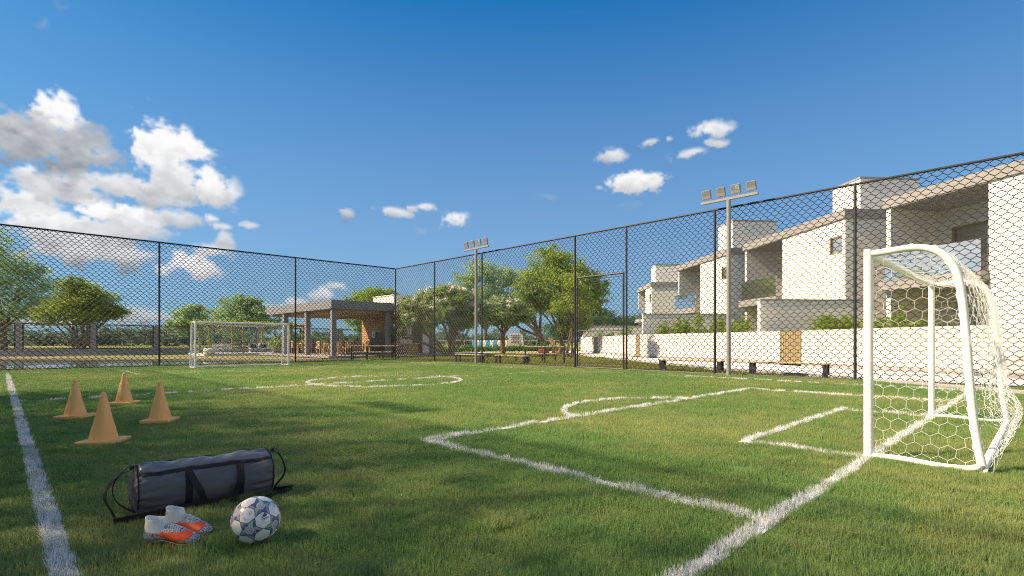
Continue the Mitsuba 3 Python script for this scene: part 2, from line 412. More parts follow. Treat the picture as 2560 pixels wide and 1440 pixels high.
add('pitch_marking__grass_tuft', (np.stack([b0 - ex, b0 + ex, tp], 1).reshape(-1, 3), np.arange(n_ * 3).reshape(-1, 3)), 'white_blade')
labels['pitch_marking__grass_tuft'] = {'kind': 'stuff'}

# garden wall line in the turned site frame, road and verge in front of it
WALL = [(17.6, 1.0), (15.5, 9.0), (14.0, 14.8), (11.35, 25.3), (8.5, 34.6), (7.65, 46.0), (7.35, 56.0)]
wl = np.array([W(*p) for p in WALL])


def offset_line(pts, o):
    t = np.gradient(pts, axis=0); t /= np.linalg.norm(t, axis=1, keepdims=True)
    return pts + o * np.c_[-t[:, 1], t[:, 0]]


road_l = np.array([W(*q) for q in ((11.0, 4.0), (9.7, 9.5), (8.9, 14.2), (7.4, 18.6), (6.5, 26.5), (5.6, 34.0), (5.0, 45.0), (4.6, 55.0))])
far_path = np.array([W(4.4, 62), W(-1, 57), W(-9, 47.5), W(-9, 45.2), W(-1, 54), W(4.6, 52)])
road = Polygon(np.vstack([wl[:], W(7.35, 63)[None], far_path, road_l[::-1]])).buffer(0)
add('road', sheet(road, -.008), 'paving')
lab('road', 'pale paved lane between the grass verge and the garden walls', 'road', kind='structure')
add('gate_path', sheet(Polygon([W(2.5, 18.9), W(4.3, 17.9), W(6.6, 19.3), W(7.2, 20.8), W(5.2, 21.2)]), -.006), 'kerb')
lab('gate_path', 'grey paved pad leading to the fence gate', 'path', kind='structure')
mbk = MB()
rl = road_l[1:]
for a, b in zip(rl[:-1], rl[1:]):
    t = (b - a) / np.linalg.norm(b - a); n_ = np.array([-t[1], t[0]]) * .07
    q = np.array([a - n_, b - n_, b + n_, a + n_])
    v = np.vstack([np.c_[q, np.full(4, -.02)], np.c_[q, np.full(4, .09)]])
    mbk.add(v, CUBE_F)
add('kerb_line', mbk.out(), 'kerb')
lab('kerb_line', 'low grey kerb between the lane and the grass verge', 'kerb', kind='structure')


# ------------------------------------------------------------------ grass
def blades(n, size, h0, h1, w, seg, seed):
    g = np.random.default_rng(seed)
    x, y = g.random(n) * size, g.random(n) * size
    cl = meshkit.fbm(np.c_[x * 9 / size ** 0, y * 9 / size ** 0, np.full(n, seed * 1.3)], 2, seed)
    h = g.uniform(h0, h1, n) * (.62 + .8 * cl) * (1 + .25 * np.sin(x / size * 6.28) * np.cos(y / size * 6.28))
    a = g.random(n) * 6.283
    ld = g.random(n) * 6.283; lean = np.abs(g.normal(0, .42, n)) * h
    wx, wy = np.cos(a) * w * .5 * g.uniform(.7, 1.3, n), np.sin(a) * w * .5 * g.uniform(.7, 1.3, n)
    lx, ly = np.cos(ld) * lean, np.sin(ld) * lean
    z = np.zeros(n)
    P = lambda X, Y, Z: np.stack([X, Y, Z], 1)
    if seg == 2:
        vs = [P(x - wx, y - wy, z), P(x + wx, y + wy, z), P(x - wx * .75 + lx * .35, y - wy * .75 + ly * .35, h * .58),
              P(x + wx * .75 + lx * .35, y + wy * .75 + ly * .35, h * .58), P(x + lx, y + ly, h * np.cos(np.minimum(lean / h, 1.2) * .6))]
        tri = [[0, 1, 3], [0, 3, 2], [2, 3, 4]]; k = 5; hv = [0, 0, .58, .58, 1]
    else:
        vs = [P(x - wx, y - wy, z), P(x + wx, y + wy, z), P(x + lx, y + ly, h)]
        tri = [[0, 1, 2]]; k = 3; hv = [0, 0, 1]
    v = np.stack(vs, 1).reshape(-1, 3)
    f = (np.array(tri)[None] + (np.arange(n) * k)[:, None, None]).reshape(-1, 3)
    uv = np.stack([np.repeat(g.random(n), k), np.tile(hv, n)], 1)
    return v, f, uv


def grass_group(name, n, size, h0, h1, w, seg, bsdf, variants=2):
    for k in range(variants):
        v, f, uv = blades(n, size, h0, h1, w, seg, 100 + k + len(name) * 7)
        v[:, :2] -= size / 2
        scene[f'{name}_set_{k:03d}'] = {'type': 'shapegroup', 'g': mikit.ply((v, f), bsdf, uv=uv)}


def lay(name, group, cells, size, variants=2, z=0., start=[0]):
    for (cx, cy) in cells:
        start[0] += 1
        k = int(rng.integers(variants)); r = int(rng.integers(4)) * 90
        sz = float(rng.uniform(.88, 1.15))
        scene[f'{name}__{start[0]:04d}'] = {'type': 'instance', 'g': {'type': 'ref', 'id': f'{group}_set_{k:03d}'},
                                           'to_world': T().translate([float(cx), float(cy), z]).rotate([0, 0, 1], r).scale([1, 1, sz])}


def cells_in(size, x0, x1, y0, y1, keep):
    out = []
    for i in range(int(math.floor(x0 / size)), int(math.ceil(x1 / size))):
        for j in range(int(math.floor(y0 / size)), int(math.ceil(y1 / size))):
            c = np.array([(i + .5) * size, (j + .5) * size])
            if keep(c): out.append(c)
    return out


def view(c, m=2.0):
    d, r = c @ FWD, c @ RIGHT
    return d > .2 and abs(r) < d * .99 + m, d


S = .5
grass_group('turf_near', 4600, S, .026, .054, .0037, 2, 'grass_blade', 3)
grass_group('turf_mid', 7600, 1.0, .028, .054, .0055, 1, 'grass_blade', 2)
grass_group('turf_far', 4400, 1.0, .030, .055, .013, 1, 'grass_blade', 2)
inside = lambda c: -1.4 < c[0] < 15.7 and -2 < c[1] < 25.2
near = cells_in(S, -1, 8, -1, 8, lambda c: inside(c) and view(c)[0] and view(c)[1] < 5.0)
lay('pitch_grass', 'turf_near', near, S, 3)
nearset = {(int(math.floor(c[0])), int(math.floor(c[1]))) for c in near}


def is_mid(c):
    ok, d = view(c)
    return inside(c) and ok and 4.4 < d < 11


mid = cells_in(1., -1, 16, -2, 26, is_mid)
mid = [c for c in mid if (c @ FWD) > 5.35 or not all(any(abs(n_[0] - c[0] - a) < .01 and abs(n_[1] - c[1] - b) < .01 for n_ in near) for a in (-.25, .25) for b in (-.25, .25))]
lay('pitch_grass', 'turf_mid', mid, 1., 2)
lay('pitch_grass', 'turf_far', cells_in(1., -1, 16, -2, 25.2, lambda c: inside(c) and view(c)[0] and view(c)[1] >= 11), 1., 2)
lab('pitch_grass', 'short dense mown grass covering the football pitch', 'grass', kind='stuff')
grass_group('lawn', 1500, 1.0, .04, .10, .016, 1, 'lawn_blade', 2)


def verge(c):
    ok, d = view(c)
    if not ok or c[0] < 15.9 and c[1] < 25.4: return False
    from shapely.geometry import Point as P_
    pt = P_(c)
    return d < 46 and not road.buffer(.4).contains(pt) and not POND.buffer(.5).contains(pt) and not BANK.contains(pt) and (c @ RIGHT) < 13 and c[1] < 33


lay('lawn_grass', 'lawn', cells_in(1., -2, 34, 0, 33, verge), 1., 2, -.02)
lab('lawn_grass', 'short olive lawn grass on the verge outside the fence', 'grass', kind='stuff')


# ------------------------------------------------------------------ chain link fence
FH, CELL = 5.05, .2


def chain(L, z0, z1, r=.0112, sides=4):
    """zigzag wires of a chain link panel of length L in the x-z plane"""
    mb = MB(); h = CELL / 2; nz = int(round((z1 - z0) / h)); e = .17 * h
    ncol = int(L / h)
    for k in range(ncol):
        pts = []
        for j in range(nz + 1):
            x = (k + ((j + k) % 2)) * h
            z = z0 + j * h
            yo = .006 if (j + k) % 2 else -.006
            if j == 0: pts.append([x, 0, z])
            else: pts += [[x, yo, z - e], [x, -yo, z + e]]
        pts[-1][2] = z1
        mb.add(*tube(pts, r, sides, caps=False))
    return mb.out()


def place(v, p, u):
    """local x along u (2D unit), y to its left, z up"""
    u = np.asarray(u) / np.linalg.norm(u); n = np.array([-u[1], u[0]])
    v = np.asarray(v)
    return np.c_[p[0] + v[:, 0] * u[0] + v[:, 1] * n[0], p[1] + v[:, 0] * u[1] + v[:, 1] * n[1], v[:, 2]]


def fence(name, label, p0, p1, stops, gate=None, sides=4, wire=.0112):
    lab(name, label, 'fence')
    p0, p1 = np.array(p0, float), np.array(p1, float); L = np.linalg.norm(p1 - p0); u = (p1 - p0) / L
    for s in stops:
        v, f = tube([[s, 0, -.02], [s, 0, FH + .005]], .037, 10)
        part(name, 'post', (place(v, p0, u), f), 'fence_steel', smooth=40)
    v, f = tube([[0, 0, FH], [L, 0, FH]], .030, 10)
    part(name, 'top_rail', (place(v, p0, u), f), 'fence_steel', smooth=40)
    cuts = [0.] + [s for s in stops if .05 < s < L - .05] + [L]
    for a, b in zip(cuts[:-1], cuts[1:]):
        isgate = gate and abs(a - gate[0]) < .01
        if not isgate:
            v, f = tube([[a, 0, .04], [b, 0, .04]], .026, 8)
            part(name, 'bottom_rail', (place(v, p0, u), f), 'fence_steel', smooth=40)
        v, f = chain(b - a - .06, gate[2] if isgate else .05, FH - .01, wire, sides)
        v[:, 0] += a + .04
        k = part(name, 'chain_link', (place(v, p0, u), f), 'link_wire')
        labels[k] = {'kind': 'stuff'}


fence('goal_end_fence', 'tall dark chain link fence behind the far goal', [-1.4, 25.2], [15.7, 25.2], [.02, 6.07, 11.57, 17.08])
YG0, YG1 = 12.6, 10.31
sy = [25.2 - y for y in (21.6, 17.98, YG0, YG1, 7.145, 3.46, -.2, -3)]
fence('lane_side_fence', 'tall dark chain link fence between the pitch and the white houses', [15.7, 25.2], [15.7, -3], sy, gate=(25.2 - YG0, 25.2 - YG1, 3.44), wire=.0094)
fence('near_side_fence', 'chain link fence along the near touchline, left of the view', [-1.4, -3], [-1.4, 25.2], [3.2, 8.2, 13.2, 18.2, 23.2], sides=3)

g = 'fence_gate'
lab(g, 'tall chain link gate with a middle bar in the lane side fence', 'gate')
ga, gb = 25.2 - YG0 + .14, 25.2 - YG1 - .09
pz, u_ = np.array([15.66, 25.2]), np.array([0, -1.])
for nm, pts in (('frame', [[ga, 0, .06], [ga, 0, 3.43], [gb, 0, 3.43], [gb, 0, .06]]), ('middle_bar', [[ga, 0, 1.42], [gb, 0, 1.42]])):
    if nm == 'frame':
        m_ = MB()
        for a, b in zip(pts, pts[1:] + pts[:1]): m_.add(*tube([a, b], .034, 8))
        v, f = m_.out()
    else: v, f = tube(pts, .024, 8)
    part(g, nm, (place(v, pz, u_), f), 'fence_steel', smooth=40)
m_ = MB()
ia, ib = ga + .09, gb - .07
for a, b in (([ia, 0, .17], [ia, 0, 3.33]), ([ib, 0, .17], [ib, 0, 3.33]), ([ia, 0, 3.33], [ib, 0, 3.33]), ([ia, 0, .17], [ib, 0, .17])): m_.add(*tube([a, b], .009, 6))
v, f = m_.out(); part(g, 'inner_rod', (place(v, pz, u_), f), 'fence_steel')
v, f = chain(gb - ga - .06, .08, 3.42, .0094); v[:, 0] += ga + .04
k = part(g, 'chain_link', (place(v, pz, u_), f), 'link_wire'); labels[k] = {'kind': 'stuff'}
for zz in (.7, 2.9):
    v, f = tube([[gb + .01, -.03, zz - .06], [gb + .01, -.03, zz + .06]], .022, 8)
    part(g, 'hinge', (place(v, pz, u_), f), 'fence_steel')


# ------------------------------------------------------------------ floodlights
def floodlight(label, x, y, s):
    """s: +1 when the lamps look towards +X"""
    t = lab(num('floodlight_mast'), label, 'floodlight', 'floodlight masts beside the pitch')
    o = labels[t]; 
    part(t, 'pole', tuple(_mv(tube([[0, 0, 0], [0, 0, 5.16]], .062, 16), x, y)), 'lamp_steel', smooth=40)
    part(t, 'base_plate', _mv(cbox(-.14, .14, -.14, .14, 0, .035, .006), x, y), 'lamp_steel')
    part(t, 'crossbar', _mv(cbox(-.035, .035, -.84, .84, 5.16, 5.235, .008), x, y), 'lamp_steel')
    for k, yy in enumerate((-.66, -.22, .22, .66)):
        tilt = math.radians(12)
        def rt(vf):
            v, f = vf; v = np.array(v, float)
            xx, zz = v[:, 0] * math.cos(tilt) + v[:, 2] * math.sin(tilt), -v[:, 0] * math.sin(tilt) + v[:, 2] * math.cos(tilt)
            return np.c_[s * (xx), v[:, 1] + yy, zz + 5.30], (f if s > 0 else f[:, ::-1])
        b = cbox(-.04, .025, -.135, .135, .0, .27, .012)
        L = part(t, 'lamp', _mv(rt(b), x, y), 'lamp_steel')
        part(L, 'lens', _mv(rt(bx(.026, .029, -.118, .118, .115, .255)), x, y), 'lamp_glass')
        if k == 1:
            m_ = MB()
            for a in range(3):
                for c in range(6): m_.add(*bx(.0295, .031, -.09 + a * .035, -.078 + a * .035, .13 + c * .019, .14 + c * .019))
            part(L, 'diode_dots', _mv(rt(m_.out()), x, y), 'cushion_white')
        m_ = MB(); m_.add(*bx(-.015, .015, -.09, -.075, -.07, .0)); m_.add(*bx(-.015, .015, .075, .09, -.07, .0))
        part(L, 'bracket', _mv((np.array(m_.out()[0]) + [0, yy, 5.30], m_.out()[1]), x, y), 'lamp_steel')


def _mv(vf, x, y, z=0.):
    return np.asarray(vf[0], float) + [x, y, z], vf[1]


floodlight('near floodlight mast with four lamps in front of the white houses', 15.28, 6.54, -1)
floodlight('farther floodlight mast with four lamps in front of the blossoming tree', 15.28, 17.9, -1)
floodlight('floodlight mast at the near touchline, left of the view', -1.1, 11.1, 1)


# ------------------------------------------------------------------ goals
def hexnet(inside, s, u0, u1, v0, v1):
    """edges of a hexagon grid with side s in a u-v sheet"""
    E = set(); w = s * math.sqrt(3)
    key = lambda a, b: (round(a / s * 50), round(b / s * 50))
    P = {}
    for j in range(int((v1 - v0) / (1.5 * s)) + 3):
        for i in range(int((u1 - u0) / w) + 3):
            cx, cy = u0 + (i - .5) * w + (j % 2) * w / 2, v0 + (j - .5) * 1.5 * s
            pts = [(cx + s * math.sin(a), cy + s * math.cos(a)) for a in np.arange(6) * math.pi / 3]
            for a, b in zip(pts, pts[1:] + pts[:1]):
                ka, kb = key(*a), key(*b); P[ka], P[kb] = a, b
                E.add((min(ka, kb), max(ka, kb)))
    for a, b in sorted(E):
        if inside(*P[a]) and inside(*P[b]): yield P[a], P[b]


def goal(label, ymul, y0, rough_scale=1.0):
    """goal with its mouth on y0; the net stands behind it (towards -Y for ymul = 1)"""
    t = lab(num('football_goal'), label, 'goal')
    X0, X1, H = 5.30, 8.76, 1.77
    F = lambda p: np.c_[np.asarray(p)[:, 0], y0 - ymul * np.asarray(p)[:, 1], np.asarray(p)[:, 2]]
    fl = lambda vf: (F(vf[0]), vf[1] if ymul > 0 else np.asarray(vf[1])[:, ::-1])
    for x in (X0, X1):
        prof = [[x, 0, -.02], [x, 0, H + .02]]
        part(t, 'post', fl(tube(prof, .035, 20)), 'goal_paint', smooth=40)
    part(t, 'crossbar', fl(tube([[X0, .0, H - .015], [X1, .0, H - .015]], .034, 20)), 'goal_paint', smooth=40)
    arc = [[0, H - .015], [.22, H - .005], [.36, H - .01], [.45, H - .045], [.525, H - .12], [.575, H - .23], [.60, H - .37]]
    for x in (X0, X1):
        pts = [[x, a, z] for a, z in arc] + [[x, .64, .9], [x, .70, .2], [x, .722, .07]]
        part(t, 'side_frame', fl(tube(spline(pts, 60), .028, 16)), 'goal_paint', smooth=40)
        pts = [[x, .722, .10], [x, .70, .055], [x, .63, .033], [x, .4, .031], [x, 0.02, .031]]
        part(t, 'ground_bar', fl(tube(spline(pts, 24), .024, 14)), 'goal_paint', smooth=40)
    part(t, 'rear_bar', fl(tube([[X0, .725, .04], [X1, .725, .04]], .030, 16)), 'goal_paint', smooth=40)
    prof = spline([[0, H], [.22, H + .012], [.37, H + .005], [.50, H - .05], [.575, H - .2], [.615, H - .4], [.66, .9], [.72, .25], [.74, .0]], 200)
    al = np.r_[0, np.cumsum(np.linalg.norm(np.diff(prof, axis=0), axis=1))]; Ltot = al[-1]
    g = np.random.default_rng(5)
    rad = .0014 * rough_scale
    # side nets
    side = Polygon(np.vstack([prof, [[0, 0]]])).buffer(0).buffer(-.004)
    from shapely import contains_xy
    for k, x in enumerate((X0, X1)):
        m_ = MB()
        for a, b in hexnet(lambda u, v: contains_xy(side.buffer(.03), u, v), .060, -.05, .9, 0, H + .05):
            q = []
            for u, v in (a, b):
                w = .02 * math.sin(u * 5 + k) * math.sin(v * 2.5) + .006 * math.sin(u * 37 + v * 23)
                q.append([x + (w if k else -w), u + .004 * math.sin(v * 41), max(v, .012)])
            m_.add(*tube(q, rad, 4, caps=False))
        kk = part(t, 'side_net', fl(m_.out()), 'net_cord'); labels[kk] = {'kind': 'stuff'}
    # the top and rear net as one sheet, sagging between the side frames
    m_ = MB(); Wd = X1 - X0

    def surf(u, v):
        a = np.interp(v, al, prof[:, 0]); z = np.interp(v, al, prof[:, 1])
        e = math.sin(math.pi * min(max(u / Wd, 0), 1)) ** .6 if 0 < u < Wd else 0
        tt = v / Ltot
        top = max(0, 1 - tt / .25); low = max(0, (tt - .3) / .7)
        z -= .16 * e * math.sin(math.pi * min(tt / .24, 1)) if tt < .24 else 0
        pleat = .022 * math.sin(u * 46 + 3 * math.sin(v * 3)) * min(1, low * 2.2 + .1)
        bulge = (.04 * e + .005) * math.sin(math.pi * min(low * 1.02, 1)) + .12 * (math.exp(-((tt - .90) / .065) ** 2)) * (.45 + .55 * e)
        a2 = a + bulge + pleat + .02
        zz = z + .05 * math.exp(-((tt - .9) / .08) ** 2) + .012 * math.sin(u * 31 + v * 17)
        u2 = u + .05 * math.sin(u * 9 + v * 4) * low
        return [X0 + u2, a2 if tt > .05 else a, max(zz, .012)]
    for a, b in hexnet(lambda u, v: -.02 < u < Wd + .02 and -.01 < v < Ltot + .28, .054, 0, Wd, 0, Ltot + .3):
        m_.add(*tube([surf(*a), surf(*b)], rad, 4, caps=False))
    kk = part(t, 'rear_net', fl(m_.out()), 'net_cord'); labels[kk] = {'kind': 'stuff'}
    m_ = MB()
    for x in (X0, X1):                                   # lashings round the frame
        for q in spline([[x, a, z] for a, z in arc] + [[x, .64, .9], [x, .70, .2]], 15)[1:]:
            m_.add(*tube([[q[0], q[1] + .033 * math.cos(w), q[2] + .033 * math.sin(w)] for w in np.arange(0, 6.3, .7)], .0028, 4, caps=False))
    kk = part(t, 'net_lashing', fl(m_.out()), 'net_cord'); labels[kk] = {'kind': 'stuff'}


goal('white tubular goal with a draped net at the right, nearest to the viewer', 1, YN)
goal('small distant white goal in front of the pond', -1, YF, 1.6)

# ------------------------------------------------------------------ training cones
def cone(label, x, y, rot):
    t = lab(num('training_cone'), label, 'cone', 'orange training cones on the grass')
    M = trimesh.transformations.rotation_matrix(rot, [0, 0, 1]); M[:3, 3] = [x, y, 0]
    tr = lambda vf: (trimesh.transform_points(vf[0], M), vf[1])
    s = .163
    part(t, 'base', tr(cbox(-s, s, -s, s, .012, .058, .007)), 'cone_plastic')
    prof = [[.124, .056], [.120, .066], [.070, .27], [.022, .495], [.017, .508], [.010, .514], [.001, .515]]
    part(t, 'shell', tr(lathe(prof, 48)), 'cone_plastic', smooth=50)


A0 = math.atan2(*W(1, .15)[::-1])
cone('orange training cone nearest the sports bag, closest of the four', .735, 6.44, A0)
cone('left orange training cone beside the touchline', .72, 8.88, A0 + .03)
cone('farthest orange training cone, at the back of the four', 1.43, 10.26, A0 - .02)
cone('right orange training cone, behind and right of the closest one', 1.43, 7.67, A0 + .02)

# ------------------------------------------------------------------ sports bag
bag = 'sports_bag'
lab(bag, 'dark grey cylindrical sports bag lying on the grass', 'bag')
BL, BR = np.r_[W(-2.175, 3.02), .145], np.r_[W(-1.62, 3.50), .145]
ba = (BR - BL); BLEN = np.linalg.norm(ba); ba /= BLEN
bf = np.cross(ba, [0, 0, 1.]); bf /= np.linalg.norm(bf)
if bf[:2] @ FWD > 0: bf = -bf
RB = .143


def bagp(t, th, r):
    """point at fraction t along, angle th from straight up towards the viewer, radius r"""
    return BL + ba * (t * BLEN) + bf * (r * math.sin(th)) + np.array([0, 0, 1.]) * (r * math.cos(th))


def bag_r(t, th):
    e = min(t, 1 - t) * BLEN
    k = 1. if e > .055 else .82 + .18 * math.sqrt(max(0, 1 - (1 - e / .055) ** 2))
    wr = math.exp(-e / .10) * (.007 * math.sin(th * 13 + 2.1 * math.sin(th * 3)) + .004 * math.sin(th * 23 + t * 20))
    sag = .0035 * math.sin(t * 19 + th * 2) + .003 * math.sin(t * 43 + 5 * math.sin(th * 2)) * max(0, math.cos(th)) + .003 * math.sin(th * 5 + t * 9)
    r = RB * k + wr + sag
    zc = math.cos(th)
    if zc < -.80: r *= .80 / -zc * .985 if False else 1
    return r


nt, nth = 90, 96
vv = []
for i in range(nt):
    t_ = .5 - .5 * math.cos(math.pi * i / (nt - 1))
    for j in range(nth):
        th = j / nth * 2 * math.pi
        p = bagp(t_, th, bag_r(t_, th)); p[2] = max(p[2], .012); vv.append(p)
i_, j_ = np.meshgrid(np.arange(nt - 1), np.arange(nth), indexing='ij')
ff = np.stack([i_ * nth + j_, i_ * nth + (j_ + 1) % nth, (i_ + 1) * nth + (j_ + 1) % nth, (i_ + 1) * nth + j_], -1).reshape(-1, 4)
part(bag, 'body', (np.array(vv), ff), 'bag_cloth', smooth=True)
for t0, s_ in ((0., -1), (1., 1)):                       # slightly domed end discs
    vv, n_ = [], 10
    for i in range(n_):
        q = 1 - i / (n_ - 1)
        for j in range(nth):
            th = j / nth * 2 * math.pi
            p = bagp(t0, th, bag_r(t0, th) * (q + .0001)) + ba * s_ * (.028 * (1 - q * q) + .004 * math.sin(q * 17 + 3 * math.sin(th * 3)) * q * (1 - q)); p[2] = max(p[2], .012); vv.append(p)
    i_, j_ = np.meshgrid(np.arange(n_ - 1), np.arange(nth), indexing='ij')
    f2 = np.stack([i_ * nth + j_, i_ * nth + (j_ + 1) % nth, (i_ + 1) * nth + (j_ + 1) % nth, (i_ + 1) * nth + j_], -1).reshape(-1, 4)
    part(bag, 'end_panel', (np.array(vv), f2), 'bag_cloth', smooth=True)
    # piping round the end
    pts = [bagp(t0 - s_ * .012, th, bag_r(t0 - s_ * .012, th) + .004) for th in np.linspace(-2.3, 2.3, 60)]
    part(bag, 'piping', tube(pts, .0042, 6), 'strap_web', smooth=True)


def bag_patch(name, t0, t1, a0, a1, lift, mt, nt_=40, na=10, bump=0.):
    vv = []
    for i in range(nt_):
        t_ = t0 + (t1 - t0) * i / (nt_ - 1)
        for j in range(na):
            th = a0 + (a1 - a0) * j / (na - 1)
            edge = min(i, nt_ - 1 - i, j, na - 1 - j)
            r = bag_r(t_, th) + (lift if edge > 0 else -.001) + bump * math.sin(math.pi * j / (na - 1)) * (.6 + .4 * abs(math.sin(i / (nt_ - 1) * 22)))
            vv.append(bagp(t_, th, r))
    i_, j_ = np.meshgrid(np.arange(nt_ - 1), np.arange(na - 1), indexing='ij')
    f2 = np.stack([i_ * na + j_, i_ * na + j_ + 1, (i_ + 1) * na + j_ + 1, (i_ + 1) * na + j_], -1).reshape(-1, 4)
    return part(bag, name, (np.array(vv), f2), mt, smooth=True)


bag_patch('top_panel', .025, .975, -.10, .62, .004, 'bag_gloss', 120, 14, .005)
bag_patch('seam_band', .02, .98, .64, .86, .005, 'strap_web', 60, 6)
bag_patch('zip', .02, .98, -.16, -.10, .006, 'strap_web', 60, 5)
for tc in (.345, .725):
    bag_patch('strap_band', tc - .028, tc + .028, .80, 2.35, .004, 'strap_web', 8, 24)
D = np.array([0, 0, 1.])
hp = [bagp(.345, .86, RB + .010), bagp(.37, 1.25, RB + .020), bagp(.42, 1.75, RB + .028), bagp(.475, 2.25, RB + .035), BL + ba * (.56 * BLEN) + bf * .17 - D * .128,
      BL + ba * (.64 * BLEN) + bf * .17 - D * .128, bagp(.668, 2.2, RB + .034), bagp(.70, 1.6, RB + .026), bagp(.72, 1.2, RB + .018), bagp(.725, .86, RB + .010)]
hs = spline(hp, 50)
part(bag, 'carry_handle', ribbon(hs, ba * .9 + D * .25, .036, .005), 'strap_web')
# end rings and the shoulder strap
for t_, s_ in ((0., -1), (1., 1)):
    c = bagp(t_, .2, RB) + ba * s_ * .012
    k = part(bag, 'ring_tab', cbox(*np.ravel(np.c_[c - .011, c + .011]), .004), 'strap_web')
    pts = [c + ba * s_ * (.022 + .022 * math.cos(w)) + D * (.006 + .012 * math.sin(w)) - D * .012 * (1 + math.cos(w)) for w in np.linspace(0, 2 * math.pi, 20, endpoint=False)]
    part(bag, 'strap_ring', tube(pts, .0042, 8, closed=True), 'buckle_metal', smooth=True)
g0 = lambda r, d, z: np.r_[W(r, d), z]
lp = [bagp(0, .2, RB + .0) - ba * .05 - D * .02, bagp(0, .35, RB + .01) - ba * .115 - D * .075, bagp(0, .5, RB) - ba * .135 - D * .14, bagp(0, .6, RB) - ba * .10 - D * .215,
      BL - ba * .095 + bf * .09 - D * .125, BL - ba * .105 + bf * .17 - D * .122]
part(bag, 'shoulder_strap', ribbon(spline(lp, 36), bf + ba * .3, .030, .005), 'strap_web')
lp = [bagp(0, .2, RB) - ba * .05 - D * .02, bagp(0, .3, RB) - ba * .10 - D * .09, bagp(0, .3, RB) - ba * .085 - D * .17, bagp(0, .3, RB) - ba * .02 - D * .235, BL + ba * .03 + bf * .12 - D * .125]
part(bag, 'shoulder_strap', ribbon(spline(lp, 30), bf, .026, .005), 'strap_web')
lp = [BL - ba * .105 + bf * .17 - D * .112, BL - ba * .03 + bf * .20 - D * .100, BL + ba * .10 + bf * .19 - D * .098, BL + ba * .24 + bf * .175 - D * .10, BL + ba * .4 + bf * .17 - D * .108]
part(bag, 'shoulder_strap', ribbon(spline(lp, 30), D + bf * .35, .038, .005), 'strap_web')
bc = BL + ba * .105 + bf * .195 - D * .096
rect = [bc + ba * x + (D + bf * .3) * z for x, z in ((-.024, -.027), (.024, -.027), (.024, .027), (-.024, .027))]
m_ = MB()
for a, b in zip(rect, rect[1:] + rect[:1]): m_.add(*tube([a, b], .0032, 6))
m_.add(*tube([bc - D * .027, bc + D * .027], .003, 6))
part(bag, 'buckle', m_.out(), 'buckle_metal')
lp = [bagp(1, .2, RB) + ba * .045 - D * .02, bagp(1, .35, RB) + ba * .075 - D * .075, bagp(1, .5, RB) + ba * .075 - D * .15, bagp(1, .6, RB) + ba * .03 - D * .19, BR + ba * .02 + bf * .06 - D * .115]
part(bag, 'shoulder_strap', ribbon(spline(lp, 36), bf, .024, .005), 'strap_web')
lp = [BR + ba * .0 + bf * .09 - D * .105, BR + ba * .05 + bf * .12 - D * .105, BR + ba * .105 + bf * .135 - D * .10]
part(bag, 'shoulder_strap', ribbon(spline(lp, 14), D + bf * .6, .036, .005), 'strap_web')
lp = [BR + ba * .105 + bf * .14 - D * .10, BR + ba * .02 + bf * .20 - D * .104, BR - ba * .08 + bf * .235 - D * .11, BR - ba * .16 + bf * .25 - D * .12]
part(bag, 'shoulder_strap', ribbon(spline(lp, 20), D + bf * .6, .036, .005), 'strap_web')

# ------------------------------------------------------------------ football
BC = np.r_[W(-1.268, 2.60), .121]; RBALL = .112
vd = np.array([0, 0, EYE]) - BC; vd /= np.linalg.norm(vd)
vr = np.cross([0, 0, 1.], vd); vr /= np.linalg.norm(vr); vu = np.cross(vd, vr)
loc = lambda a, b: (lambda q: q / np.linalg.norm(q))(vr * a + vu * b + vd * math.sqrt(max(0, 1 - a * a - b * b)))
s1 = loc(-.25, -.40); s2 = loc(.21, .60)
e3 = s1; e1 = s2 - e3 * (s2 @ e3); e1 /= np.linalg.norm(e1); e2 = np.cross(e3, e1)
ico = [np.array([0, 0, 1.])] + [np.array([.894427 * math.cos(a), .894427 * math.sin(a), .447214]) for a in np.arange(5) * 2 * math.pi / 5]
ico = ico + [-q for q in ico]
ICO = np.array([e1 * q[0] + e2 * q[1] + e3 * q[2] for q in ico])


